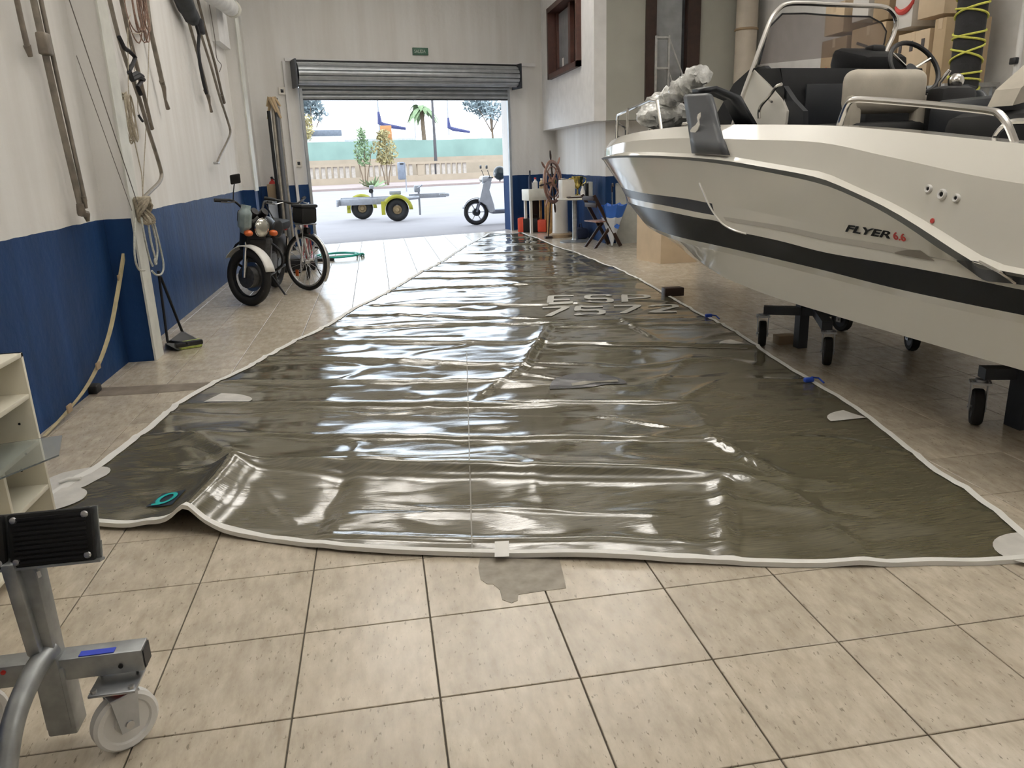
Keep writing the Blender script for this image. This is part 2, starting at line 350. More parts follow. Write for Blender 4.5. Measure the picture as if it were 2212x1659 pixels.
def smooth_path(pts, n=6):
    """Catmull-Rom through the points"""
    P = [V(p) for p in pts]; out = []
    for i in range(len(P)-1):
        a = P[max(i-1, 0)]; b = P[i]; c = P[i+1]; d = P[min(i+2, len(P)-1)]
        for k in range(n):
            t = k/n; out.append(.5*((2*b)+(c-a)*t+(2*a-5*b+4*c-d)*t*t+(3*b-a-3*c+d)*t**3))
    return out+[P[-1]]
def font_mesh(txt, size, ext=.001, shear=0., name='lettering', bold=0.):
    cu = bpy.data.curves.new(name, 'FONT'); cu.body = txt; cu.size = size; cu.extrude = ext; cu.shear = shear; cu.align_x = 'LEFT'; cu.resolution_u = 4; cu.offset = bold
    o = bpy.data.objects.new(name, cu); COL.objects.link(o); dg = bpy.context.evaluated_depsgraph_get(); me = bpy.data.meshes.new_from_object(o.evaluated_get(dg)); bpy.data.objects.remove(o)
    return me
def text_obj(txt, size, m, parent, mtx, ext=.001, shear=0., sx=1., name='lettering'):
    me = font_mesh(txt, size, ext, shear, name); me.transform(mtx@Matrix.Diagonal((sx, 1, 1, 1))); me.materials.clear(); me.materials.append(M(m))
    o = bpy.data.objects.new(name, me); COL.objects.link(o); o.parent = parent; return o

mat('pad_black', (.010, .010, .011), .75, var=.3, vscale=20, bump=.3, bscale=40)

# ================================================================== SETTING
XL, XR, ZC, YB = -2.05, 6.3, 5.2, -4.0
DL = V((-1.23, 15.3, 0)); _dv = V((4.02, 1.17, 0)); DW = _dv.length; DU = _dv/DW; DN = V((-DU.y, DU.x, 0))   # DN points out to the street
DANG = math.atan2(DU.y, DU.x); RD = Matrix.Rotation(DANG, 3, 'Z')
def D(a, b, z): return DL+DU*a+DN*b+V((0, 0, z))                # door-wall frame: along, outwards, up
def SDp(px, py, b):                                             # measured point on the plane b metres beyond the door wall
    p = PP(px, py, DL+DN*b, DN); q = p-DL; return q.dot(DU), p.z
YO = 12.72                                                       # office front
# ---- walls
struct(MB().box((XL-.15, (YB+15.06)/2, ZC/2), (.3, 15.06-YB, ZC)), 'wall_left', 'wall')
wf = MB()
a0 = -(DL.x-XL)/DU.x-.35; a1 = (6.6-DL.x)/DU.x; OPH = 3.18; TH = .34
wf.box(D(a0/2, TH/2, ZC/2), (-a0, TH, ZC), RD)
wf.box(D((DW+a1)/2, TH/2, ZC/2), (a1-DW, TH, ZC), RD)
wf.box(D(DW/2, TH/2, (OPH+ZC)/2), (DW, TH, ZC-OPH), RD)
struct(wf, 'wall_front', 'wall')
struct(MB().box(((3.834+4.1)/2, (13.04+16.85)/2, 1.0), (.266, 16.85-13.04, 2.0)), 'wall_recess_side', 'wall')
struct(MB().box(((4.1+XR)/2, 13.17, 1.0), (XR-4.1, .26, 2.0)), 'wall_recess_back', 'wall')
# office box over the recess: side wall with a window hole, front wall with a door hole
WY0, WY1, WZ0, WZ1 = 13.5, 15.80, 2.91, 4.17
ow = MB()
ow.box((3.65, (YO+WY0)/2, 3.6), (.2, WY0-YO, 3.2)); ow.box((3.65, (WY1+16.8)/2, 3.6), (.2, 16.8-WY1, 3.2))
ow.box((3.65, (WY0+WY1)/2, (2+WZ0)/2), (.2, WY1-WY0, WZ0-2)); ow.box((3.65, (WY0+WY1)/2, (WZ1+ZC)/2), (.2, WY1-WY0, ZC-WZ1))
struct(ow, 'wall_office_side', 'white_plaster')
DX0, DX1 = 4.385, 5.285
of = MB(); of.box(((3.75+DX0)/2, YO+.1, 3.6), (DX0-3.75, .2, 3.2)); of.box(((DX1+XR)/2, YO+.1, 3.6), (XR-DX1, .2, 3.2)); of.box(((DX0+DX1)/2, YO+.1, 4.75), (DX1-DX0, .2, .9))
struct(of, 'wall_office_front', 'office_wall')
struct(MB().box(((3.75+XR)/2, (YO+16.9)/2, 2.05), (XR-3.75, 16.9-YO-.1, .1)), 'ceiling_recess', 'white_plaster')
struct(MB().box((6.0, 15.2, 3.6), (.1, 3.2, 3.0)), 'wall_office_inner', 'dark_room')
struct(MB().box((XR+.15, (YB+17.6)/2, ZC/2), (.3, 17.6-YB, ZC)), 'wall_right', 'white_plaster')
struct(MB().box(((XL+XR)/2, YB-.15, ZC/2), (XR-XL+.6, .3, ZC)), 'wall_back', 'wall')
struct(MB().box(((XL+XR)/2, (YB+18.2)/2, ZC+.1), (XR-XL+.6, 19.2-YB, .2)), 'ceiling', 'ceiling_paint')
# ---- steel pillars on the left wall
p = struct(MB().box((XL+.1, 6.515, ZC/2), (.2, .20, ZC)), 'wall_pillar_near', 'wall')
MB().box((XL+.208, 6.515, ZC/2), (.016, .225, ZC)).build('flange', 'column_paint', p)
p = struct(MB().box((XL+.09, 13.15, ZC/2), (.18, .30, ZC)), 'wall_pillar_far', 'wall')
MB().box((XL+.19, 13.15, ZC/2+.55), (.02, .34, ZC-1.1)).build('flange', 'column_paint', p)
MB().box((XL+.05, 12.45, 3.45), (.1, .85, .62)).build('trunking_box', 'white_plaster', p)
# ---- ledge over the door
struct(MB().box(D(2.3, -.03, 3.27), (5.0, .07, .055), RD).box(D(-.22, -.03, 1.62), (.05, .05, 3.25), RD), 'trim_1', 'white_plaster')
# ---- roller door
dr = struct(MB().cyl(D(-.02, -.24, 3.02), D(DW+.06, -.24, 3.02), .10, n=16), 'door_1', 'galv_dark')
tag(dr, 'grey metal roller door wound up over the street opening', None)
k = 0
for i in range(12):                                              # slats round the roll
    a = radians(188-i*27); c = D(DW/2, -.24, 3.02)
    def sp(aa, r): return V((0, 0, 0))+(-DN)*cos(aa)*r+V((0, 0, 1))*sin(aa)*r
    rows = []
    for sgn in (-DW/2-.05, DW/2+.07):
        prof = []
        for t, rr in ((-.5, .172), (-.4, .19), (-.15, .197), (.15, .197), (.4, .19), (.5, .172)):
            prof.append(c+DU*sgn+sp(a+t*radians(26), rr))
        for t, rr in ((.4, .176), (-.4, .176)): prof.append(c+DU*sgn+sp(a+t*radians(26), rr))
        rows.append(prof+[prof[0]])
    MB().grid(rows).build('slat', 'slat_metal', dr, 50)
for i in range(6):                                               # slats of the hanging curtain
    z0 = 2.605+i*.085; rows = []
    for sgn in (.0, DW):
        prof = [D(sgn, b_, z0+z_) for b_, z_ in ((-.055, .002), (-.075, .012), (-.082, .04), (-.075, .07), (-.055, .088), (-.035, .088), (-.035, .0))]
        rows.append(prof+[prof[0]])
    MB().grid(rows).build('slat', 'slat_metal', dr, 50)
MB().box(D(DW/2, -.05, 2.602), (DW, .05, .022), RD).build('bottom_bar', 'galv_dark', dr)
for a_ in (-.09, DW+.11):
    MB().box(D(a_, -.2, 3.02), (.03, .42, .46), RD).build('end_plate', 'galv_dark', dr)
MB().box(D(DW/2, -.12, 3.235), (DW+.2, .22, .03), RD).build('gap_shade', 'black_plastic', dr)  # black board standing in for the dark gap above the roll
for a_ in (.02, DW-.02): MB().box(D(a_, -.05, 1.4), (.05, .06, 2.8), RD).build('guide_rail', 'slat_metal', dr)
# ---- office window
w = struct(MB().box((3.60, (WY0+WY1)/2, WZ0+.045), (.26, WY1-WY0, .09)).box((3.60, (WY0+WY1)/2, WZ1-.045), (.26, WY1-WY0, .09)).box((3.60, WY0+.05, (WZ0+WZ1)/2), (.26, .10, WZ1-WZ0)).box((3.60, WY1-.05, (WZ0+WZ1)/2), (.26, .10, WZ1-WZ0)), 'window_1', 'window_wood')
ym = 14.62
MB().box((3.66, ym, (WZ0+WZ1)/2), (.08, .16, WZ1-WZ0-.18)).box((3.66, WY1-.16, (WZ0+WZ1)/2), (.07, .1, WZ1-WZ0-.18)).box((3.66, (ym+WY1)/2, WZ0+.13), (.07, WY1-ym, .09)).build('sash', 'window_wood', w)
MB().box((3.67, (ym+WY1)/2-.03, (WZ0+WZ1)/2+.03), (.012, WY1-ym-.3, WZ1-WZ0-.3)).build('pane', 'glass_dark', w)
MB().box((3.73, 14.05, 3.72), (.06, .9, .06)).box((3.73, 14.05, 3.06), (.06, .9, .06)).build('inner_sash', 'window_wood', w)
MB().box((3.74, 14.38, 3.40), (.006, .24, .46)).build('bright_pane', 'paper_white', w)  # white sheet standing in for a bright window seen through the office
MB().box((3.655, 15.25, 3.16), (.006, .11, .16)).build('sticker', 'paper_white', w)
# ---- office door
d2 = struct(MB().box((DX0+.085, YO+.06, 3.15), (.17, .22, 2.3)).box((DX1-.105, YO+.06, 3.15), (.21, .22, 2.3)).box(((DX0+DX1)/2, YO+.06, 4.36), (DX1-DX0, .22, .12)), 'door_2', 'dark_wood')
MB().box(((DX0+DX1)/2, YO+.12, 3.12), (DX1-DX0-.3, .04, 2.2)).build('panel', 'bag_grey', d2)
MB().box(((DX0+DX1)/2-.02, YO+.095, 3.2), (.42, .012, 1.9)).build('pane', 'glass_dark', d2)

# ---- floor: slab with the joints, every tile in view its own piece
SAIL_PX_L = [(60, 1068), (115, 1040), (200, 1000), (300, 940), (380, 880), (430, 850), (500, 815), (560, 782), (640, 740), (700, 710), (760, 672), (830, 638), (900, 597), (940, 576), (1000, 537), (1055, 506)]
SAIL_PX_R = [(2270, 1178), (2212, 1142), (2130, 1085), (2060, 1040), (2000, 1000), (1900, 925), (1840, 880), (1750, 825), (1640, 755), (1590, 722), (1500, 675), (1440, 640), (1380, 606), (1330, 582), (1250, 551), (1200, 534), (1130, 506)]
SAIL_PX_F = [(60, 1112), (120, 1130), (205, 1141), (270, 1146), (315, 1146), (375, 1149), (420, 1152), (470, 1158), (600, 1175), (700, 1189), (830, 1199), (1000, 1203), (1070, 1204), (1200, 1208), (1350, 1213), (1500, 1219), (1700, 1225), (1900, 1224), (2000, 1221), (2100, 1221), (2212, 1215), (2280, 1208)]
fl = MB()
far_l = D(a0, .0, 0); 
fl.add([(XL-.02, YB, -.006), (XR, YB, -.006), (XR, 16.9, -.006), (4.2, 16.88, -.006), (XL-.02, 15.06, -.006), (XL-.02, YB, -.2), (XR, YB, -.2), (XR, 16.9, -.2), (4.2, 16.88, -.2), (XL-.02, 15.06, -.2)],
       [(0, 1, 2, 3, 4), (9, 8, 7, 6, 5), (0, 5, 6, 1), (1, 6, 7, 2), (2, 7, 8, 3), (3, 8, 9, 4), (4, 9, 5, 0)])
floor = struct(fl, 'floor', 'grout', ang=0)
def tile_mb(cx, cy, w=TILE, mb=None):
    h = w/2-.0024; b = .0016; mb = mb or MB()
    vs = [(cx+sx*h, cy+sy*h, -.012) for sx, sy in ((-1, -1), (1, -1), (1, 1), (-1, 1))]+[(cx+sx*h, cy+sy*h, -b) for sx, sy in ((-1, -1), (1, -1), (1, 1), (-1, 1))]+[(cx+sx*(h-b), cy+sy*(h-b), 0) for sx, sy in ((-1, -1), (1, -1), (1, 1), (-1, 1))]
    fs = [(8, 9, 10, 11)]+[(i, (i+1) % 4, 4+(i+1) % 4, 4+i) for i in range(4)]+[(4+i, 4+(i+1) % 4, 8+(i+1) % 4, 8+i) for i in range(4)]
    return mb.add(vs, fs)
tile_me = tile_mb(0, 0).mesh('tile', 'tile', 0)
TX0, TY0 = .068, 2.288                                           # one measured joint crossing
sail_poly = [FZ(*q).xy for q in SAIL_PX_F]+[FZ(*q).xy for q in SAIL_PX_R]+[FZ(*q).xy for q in reversed(SAIL_PX_L)]
def inpoly(p, poly):
    c = False; j = len(poly)-1
    for i in range(len(poly)):
        a, b = poly[i], poly[j]
        if (a.y > p.y) != (b.y > p.y) and p.x < (b.x-a.x)*(p.y-a.y)/(b.y-a.y)+a.x: c = not c
        j = i
    return c
def pix(p):
    d = V(p)-CC; w_ = d.dot(CF)
    return (1106+FPX*d.dot(CR)/w_, 829.5-FPX*d.dot(CU)/w_) if w_ > .1 else (1e9, 1e9)
cand = []; rest = MB()
for i in range(-6, 16):
    for j in range(-16, 36):
        cx = TX0+(i+.5)*TILE; cy = TY0+(j+.5)*TILE
        if cx < XL-.3 or cx > XR+.2: continue
        if (V((cx, cy, 0))-DL).dot(DN) > .35: continue
        pts = [(cx+sx*TILE*.45, cy+sy*TILE*.45) for sx, sy in ((-1, -1), (1, -1), (1, 1), (-1, 1), (0, 0))]
        px = [pix((x, y, 0)) for x, y in pts]
        vis = any(-20 < u < 2232 and 0 < v < 1679 for u, v in px) and not all(inpoly(V(q), sail_poly) for q in pts)
        hs = max(v for u, v in px)-min(v for u, v in px)
        inside = cx > XL+.18 and cx < XR-.2 and (V((cx, cy, 0))-DL).dot(DN) < -.25
        if vis and inside and hs > 9: cand.append((hs, cx, cy))
        else: tile_mb(cx, cy, mb=rest)
cand.sort(reverse=True)
for hs, cx, cy in cand[300:]: tile_mb(cx, cy, mb=rest)
for hs, cx, cy in cand[:300]:
    o = bpy.data.objects.new('tile', tile_me); COL.objects.link(o); o.parent = floor; o.location = (cx, cy, 0)
ro = rest.build('tile_field', 'tile', floor, 0, fix=False); ro['kind'] = 'stuff'
bm = bmesh.new(); bm.from_mesh(ro.data)
for co, no in ((DL, DN), (V((XL, 0, 0)), V((-1, 0, 0))), (V((XR, 0, 0)), V((1, 0, 0)))):
    bmesh.ops.bisect_plane(bm, geom=bm.verts[:]+bm.edges[:]+bm.faces[:], plane_co=co, plane_no=no, clear_outer=True)
bm.to_mesh(ro.data); bm.free()
# threshold between the tiles and the street
struct(MB().box(D(DW/2, .17, -.015), (DW, .34, .03), RD), 'floor_threshold', 'asphalt')
# cement stain beside the sail, dark repair strip by the left wall
st = [FZ(*q) for q in ((1040, 1195), (1033, 1225), (1038, 1252), (1052, 1262), (1065, 1262), (1080, 1275), (1085, 1296), (1105, 1303), (1118, 1298), (1120, 1285), (1165, 1278), (1223, 1271), (1219, 1250), (1212, 1222), (1205, 1195))]
MB().poly3(st, (0, 0, .0015)).build('stain', 'stain', floor, 0)
sp_ = [FZ(*q) for q in ((190, 858), (330, 850), (480, 838), (640, 822), (640, 812), (470, 825), (330, 832), (215, 838))]
MB().poly3(sp_, (0, 0, .0015)).build('repair_strip', 'strip', floor, 0)
# ---- ceiling lamps (above the picture): three over the far floor, others along the hall, two added for the door wall
def lamp(x, y, where, z=4.1, dim=1.):
    t = thing('ceiling_lamp', (x, y, z), 'round high-bay ceiling lamp hanging '+where, 'lamp', 'high-bay lamps above the workshop floor')
    MB().lathe([(.03, .36), (.12, .34), (.16, .2), (.50, .03), (.52, 0), (.50, 0), (.15, .18), (.02, .19)], n=24).build('reflector', 'lamp_white', t)
    MB().cyl((0, 0, .36), (0, 0, ZC-z), .008, n=6).build('cord', 'black_plastic', t)
    MB().lathe([(.0, .005), (.47, .005), (.47, .02), (0, .02)], n=24).build('diffuser', 'lamp_glow', t)
    l = bpy.data.lights.new('lamp_light', 'AREA'); l.shape = 'DISK'; l.size = .95; l.energy = LAMP_W*dim; l.color = (1, .965, .91)
    lo = bpy.data.objects.new('lamp_light', l); COL.objects.link(lo); lo.parent = t; lo.location = (0, 0, -.01)
    l2 = bpy.data.lights.new('fill_uplight', 'AREA'); l2.shape = 'DISK'; l2.size = .3; l2.energy = LAMP_W*5.2*dim; l2.color = (1, .965, .91)  # upward fill added to each lamp to brighten ceiling and walls
    lo2 = bpy.data.objects.new('fill_uplight', l2); COL.objects.link(lo2); lo2.parent = t; lo2.location = (0, 0, .37); lo2.rotation_euler = (pi, 0, 0)
for x, y, wh in ((-.1, 8.4, 'over the left edge of the sail'), (1.25, 8.4, 'over the middle of the sail'), (2.85, 9.0, 'over the bow of the boat'), (-.3, 2.6, 'over the sail corner near the shelf'), (2.2, 2.6, 'over the right foot of the sail'), (4.9, 4.4, 'over the starboard side of the boat'), (4.4, -1.6, 'behind the stern of the boat')): lamp(x, y, wh)
lamp(-.1, 12.7, 'unseen, added to brighten the left part of the roller door wall', 4.45, .55); lamp(2.3, 13.0, 'unseen, added to brighten the right part of the roller door wall', 4.45, .55)  # two unseen lamps added to brighten the door wall

# ================================================================== SAIL
def curve2(px, n=240):
    P = [FZ(*q).xy for q in px]
    L = [0]
    for a, b in zip(P, P[1:]): L.append(L[-1]+(b-a).length)
    def f(t):
        d = t*L[-1]
        for i in range(len(P)-1):
            if d <= L[i+1] or i == len(P)-2:
                k = (d-L[i])/(L[i+1]-L[i]); a = P[max(i-1, 0)]; b = P[i]; c = P[i+1]; e = P[min(i+2, len(P)-1)]
                return .5*((2*b)+(c-a)*k+(2*a-5*b+4*c-e)*k*k+(3*b-a-3*c+e)*k**3) if 0 < i < len(P)-2 else b.lerp(c, k)
    return f
cL, cR_, cF = curve2(SAIL_PX_L), curve2(SAIL_PX_R), curve2(SAIL_PX_F)
def fold(a, b, amp, w, asym=1., fade=.25):
    A = FZ(*a).xy; B = FZ(*b).xy; d = (B-A); L = d.length; d = d/L; n = V((-d.y, d.x)); 
    if n.y < 0: n = -n
    return (A, d, n, L, amp, w, asym, fade)
FOLDS = [fold(*q) for q in (
    ((515, 1022), (1555, 1045), .070, .040, 5.0), ((405, 962), (510, 1026), -.035, .05), ((512, 1024), (398, 1165), .105, .10, 1., .04), ((405, 950), (505, 1013), .055, .08, 2.),
    ((520, 955), (1480, 962), .030, .06, 2.2), ((410, 883), (1110, 878), .040, .06, 2.2), ((1110, 872), (1480, 880), .025, .05), ((500, 833), (1130, 830), .030, .055, 2.),
    ((590, 777), (1140, 797), .034, .06, 2.2), ((650, 743), (1170, 748), .030, .06, 2.), ((1190, 748), (1630, 754), .032, .05, 2.), ((700, 714), (1500, 694), .026, .06, 1.8),
    ((760, 684), (1180, 692), .028, .06, 2.), ((1200, 712), (1560, 708), .028, .06, 2.), ((800, 664), (1300, 660), .028, .06, 2.), ((830, 634), (1400, 607), .030, .07, 2.),
    ((880, 607), (1350, 602), .030, .07, 2.), ((905, 592), (1150, 590), .030, .08, 2.), ((940, 572), (1200, 568), .032, .08, 2.), ((980, 552), (1180, 549), .034, .09, 2.), ((1010, 535), (1160, 531), .035, .1, 2.), ((1040, 518), (1150, 516), .03, .1, 2.),
    ((1185, 712), (1130, 800), .045, .10), ((1130, 800), (1010, 880), .022, .09), ((1562, 1048), (1580, 1212), .030, .07, 1., .1), ((760, 1020), (690, 1172), -.020, .09), ((1720, 1075), (1860, 1200), .018, .10), ((1480, 870), (1560, 830), .022, .05), ((1500, 885), (1545, 960), .020, .06), ((1540, 960), (1690, 1045), .028, .08),
    ((1290, 905), (1480, 940), .015, .05), ((1560, 1040), (1700, 1075), .020, .05), ((690, 1168), (1060, 1178), .018, .05), ((800, 1100), (1400, 1130), .010, .06), ((560, 1060), (640, 1150), .012, .07), ((1080, 1175), (1560, 1190), .015, .05),
    ((1490, 780), (1420, 840), .02, .06), ((1330, 690), (1420, 740), .02, .06), ((1240, 560), (1300, 590), .02, .06), ((300, 1020), (500, 1035), .008, .06))]
FAMP = .75
def sail_h(x, y):
    h = 0.
    p = V((x, y))
    for fi, (A, d, n, L, amp, w, asym, fade) in enumerate(FOLDS):
        big = fi < 4
        q = p-A; wob = .022*noise.noise(V((x*2.3, y*2.3, amp*90)))
        e = q.dot(n)+wob
        if abs(e) > .9: continue
        t = q.dot(d)/L
        if t < -.3 or t > 1.3: continue
        k = 1.
        if t < fade: k = max(0, (t+fade)/(2*fade))
        elif t > 1-fade: k = max(0, (1+fade-t)/(2*fade))
        k = k*k*(3-2*k) if 0 < k < 1 else k
        s = abs(e)/((w if e < 0 else w*asym) if big else (w*.36 if e < 0 else w*1.0))                # steep towards the foot, shallow behind
        h += amp*(1 if big else FAMP)*k*(1/(1+s*s*(1.6 if big else 2.4)))
    g = noise.noise(V((x*.75, y*.75, 3.1)))*.016+noise.noise(V((x*2.0, y*2.4, 8.2)))*.007
    g += noise.noise(V((x*2.2, y*7.5, 1.7)))*.0036+noise.noise(V((x*6, y*16, 4.4)))*.0008
    rd = abs(noise.noise(V((x*1.3+y*.4, y*2.1, 12.5))))
    g += (.007*max(0, .12-rd)/.12)
    g += .013*abs(noise.noise(V((x*1.5-y*.5, y*1.7, 21.3))))+.005*abs(noise.noise(V((x*3.4, y*4.6+x, 5.9))))
    return max(.006, h+.014+g)
NL, NA = 620, 150
lens = lambda k: (k/NL)**1.75                                # closer rows near the foot
rows = []
for k in range(NL+1):
    t = lens(k); l = cL(t); r = cR_(t); row = []
    for j in range(NA+1):
        a = j/NA; q = l.lerp(r, a)
        ft = cF(a); base = cL(0).lerp(cR_(0), a); q = q+(ft-base)*max(0, 1-t/.12)**2
        row.append(q)
    rows.append(row)
sl = thing('mainsail', (0, 0, 0), 'long grey-brown laminate sail spread wrinkled across the tiled floor', 'sail')
def P3(q, dz=0.): return V((q.x, q.y, sail_h(q.x, q.y)+dz))
mb = MB(); R3 = [[P3(q) for q in r] for r in rows]
mb.grid(R3); mb.build('sailcloth', 'sail', sl, 75, fix=False)
def edge_tape(pts, w, name, dz=.003):
    """ribbon folded over the edge of the cloth"""
    up = []; lo = []; inn = []; P = [V(p) for p in pts]
    for i, p in enumerate(P):
        a = P[max(i-1, 0)]; b = P[min(i+1, len(P)-1)]; d = (b-a).normalized(); n = V((-d.y, d.x))
        z = sail_h(p.x, p.y)
        c = p-n*w; e = p+n*.006
        inn.append(V((c.x, c.y, sail_h(c.x, c.y)+dz+.002))); up.append(V((e.x, e.y, z+dz+.004))); lo.append(V((e.x, e.y, max(.001, z-.012))))
    low2 = [V((a.x, a.y, max(.0005, a.z-.008))) for a in inn]
    return MB().grid([inn, up, lo, low2]).build(name, 'white_tape', sl, 60)
footp = [r for r in rows[0]]
edge_tape([footp[i] for i in range(NA, -1, -1)], .026, 'foot_tape')
luff = [rows[k][0] for k in range(NL+1)]; leech = [rows[k][NA] for k in range(NL+1)]
def tape(pts, w, name, side):
    if side < 0: pts = pts[::-1]
    return edge_tape(pts, w, name)
tape(luff, .040, 'luff_tape', 1); tape(leech, .026, 'leech_tape', -1); edge_tape(rows[NL][::1], .03, 'head_tape')
def drape(poly_rows, name, m, dz=.004): return MB().grid([[P3(V(q), dz) for q in r] for r in poly_rows]).build(name, m, sl, 60)
def drape_disc(c, rx, ry, name, m, ang=0., a0=0., a1=2*pi, n=28, k=8, dz=.004):
    rows_ = []
    for i in range(k+1):
        rr = i/k; rows_.append([c+Matrix.Rotation(ang, 2)@V((cos(a0+(a1-a0)*j/n)*rx*rr, sin(a0+(a1-a0)*j/n)*ry*rr)) for j in range(n+1)])
    return drape(rows_, name, m, dz)
def drape_line(pts, w, name, m, dz=.005, sub=.03):
    P = [V(p) for p in pts]; Q = []
    for a, b in zip(P, P[1:]):
        n = max(1, int((b-a).length/sub)); Q += [a.lerp(b, i/n) for i in range(n)]
    Q.append(P[-1]); A = []; B = []
    for i, p in enumerate(Q):
        d = (Q[min(i+1, len(Q)-1)]-Q[max(i-1, 0)]).normalized(); n = V((-d.y, d.x)); A.append(p+n*w/2); B.append(p-n*w/2)
    mid = [(a+b)/2 for a, b in zip(A, B)]
    return drape([A, mid, B], name, m, dz)
def FP(x, y): return FZ(x, y, .025).xy
# white corner and reef patches
drape_disc(FP(150, 1040), .20, .13, 'tack_patch', 'sail_patch', .9); drape_disc(FP(120, 1078), .13, .13, 'tack_patch', 'sail_patch', .5, dz=.006)
MB().tube([P3(FP(128, 1046), .012), P3(FP(150, 1042), .02), P3(FP(176, 1039), .014)], .008).build('webbing', 'white_tape', sl)
drape_disc(FP(440, 868), .30, .19, 'reef_patch', 'sail_patch', -.05, -.25, 1.35, dz=.005)
drape_disc(FP(1872, 902), .22, .16, 'reef_patch', 'sail_patch', .05, pi*.55, pi*1.0, dz=.005)
drape_disc(FP(1610, 742), .20, .18, 'reef_patch', 'sail_patch', .05, pi*.55, pi*1.0, dz=.005)
drape_disc(FP(2235, 1180), .15, .12, 'clew_patch', 'sail_patch', .2)
drape_line([FP(1084, 1202), FP(1084, 1170)], .055, 'foot_tab', 'white_tape', .007)
# seams
for a_, b_, w_ in (((1008, 760), (1020, 1195), .006), ((1215, 745), (1615, 751), .016)):
    drape_line([FP(*a_), FP(*b_)], w_, 'seam', 'sail_seam', .004)
# maker's emblem near the tack, half-round emblem in the middle
e0, e1, e2, e3 = (FP(*q) for q in ((316, 1104), (374, 1101), (404, 1068), (352, 1073)))
drape([[e0.lerp(e1, i/14).lerp(e3.lerp(e2, i/14), j/10) for i in range(15)] for j in range(11)], 'emblem_panel', 'sail_navy', .005)
ec = (e0+e1+e2+e3)/4; dx_ = (e1-e0+e2-e3)/2; dy_ = (e3-e0+e2-e1)/2
drape_line([ec+dx_*.30*cos(a)+dy_*.34*sin(a) for a in [2*pi*i/40 for i in range(41)]], .018, 'emblem_ring', 'sail_teal', .009)
drape_line([ec-dx_*.36-dy_*.40, ec-dx_*.02-dy_*.36], .02, 'emblem_ring', 'sail_teal', .009)
c_ = FP(1272, 832); ev = FP(1356, 828)-FP(1188, 836)
drape_disc(c_, ev.length/2, (FP(1272, 804)-c_).length, 'half_round_emblem', 'sail_emblem', math.atan2(ev.y, ev.x), 0, pi, 36, 10)
drape_line([FP(1235, 827), FP(1335, 822)], .05, 'emblem_bar', 'sail_seam', .007)
# sail number
GL = {'E': [[(1, 0), (0, 0), (0, 1), (1, 1)], [(0, .5), (.85, .5)]],
      'S': [[(0, .12), (.15, 0), (.85, 0), (1, .12), (1, .38), (.85, .5), (.15, .5), (0, .62), (0, .88), (.15, 1), (.85, 1), (1, .88)]],
      'P': [[(0, 0), (0, 1), (.85, 1), (1, .88), (1, .58), (.85, .46), (0, .46)]],
      '7': [[(0, 1), (1, 1), (.35, 0)]], '5': [[(1, 1), (0, 1), (0, .55), (.8, .55), (1, .42), (1, .12), (.85, 0), (.1, 0), (0, .12)]],
      '2': [[(0, .85), (.15, 1), (.85, 1), (1, .88), (1, .62), (0, 0), (1, 0)]]}
def sail_text(txt, bl, br, tl, tr, gap=.42):
    bl, br, tl, tr = (FP(*q) for q in (bl, br, tl, tr)); n = len(txt); wd = n+(n-1)*gap
    hgt = ((tl-bl).length+(tr-br).length)/2
    for i, ch in enumerate(txt):
        for st_ in GL[ch]:
            pts = []
            for u_, v_ in st_:
                f = (i*(1+gap)+u_)/wd; pts.append(bl.lerp(br, f).lerp(tl.lerp(tr, f), v_))
            drape_line(pts, hgt*.17, 'sail_letter', 'sail_letter', .006)
sail_text('ESP', (1188, 656), (1400, 651), (1190, 641), (1398, 637), .62)
sail_text('7572', (1165, 681), (1462, 673), (1172, 663), (1458, 658), .45)
# blue sail ties round the leech
for q in ((1535, 686), (1753, 823)):
    c = FP(*q); MB().rbox((c.x-.02, c.y, sail_h(c.x, c.y)+.02), (.065, .035, .03), .010).tube([V((c.x, c.y, .05)), V((c.x+.06, c.y+.02, .035)), V((c.x+.07, c.y-.03, .015))], .006).build('sail_tie', 'blue_tie', sl)

# ================================================================== BOAT
PHI = radians(8); BU = V((sin(PHI), -cos(PHI), 0)); BP = V((-cos(PHI), -sin(PHI), 0))
BA = V((3.45, 5, 0))-BU*(3.9/cos(PHI)); BWD = 1.22
boat = thing('motor_boat', BA, 'white motor boat with black boot stripe raised on wheeled trolleys', 'boat', rz=math.atan2(BU.y, BU.x))
def B(s, t, z): return V((s, -t, z))                                   # aft of the bow, to port, up
def bS(px, py, s): d = ray(px, py); p = CC+d*((BA+BU*s-CC).dot(BU)/d.dot(BU)); return B(s, (p-BA).dot(BP), p.z)
def bT(px, py, t): d = ray(px, py); p = CC+d*((BA+BP*t-CC).dot(BP)/d.dot(BP)); return B((p-BA).dot(BU), t, p.z)
def interp(tab, s):
    if s <= tab[0][0]: return tab[0][1]
    for i in range(len(tab)-1):
        if s <= tab[i+1][0]:
            k = (s-tab[i][0])/(tab[i+1][0]-tab[i][0])
            p0 = tab[max(i-1, 0)]; p1 = tab[i]; p2 = tab[i+1]; p3 = tab[min(i+2, len(tab)-1)]
            m1 = (p2[1]-p0[1])/(p2[0]-p0[0])*(p2[0]-p1[0]); m2 = (p3[1]-p1[1])/(p3[0]-p1[0])*(p2[0]-p1[0])
            return (2*k**3-3*k*k+1)*p1[1]+(k**3-2*k*k+k)*m1+(-2*k**3+3*k*k)*p2[1]+(k**3-k*k)*m2
    return tab[-1][1]
LOA = 6.55
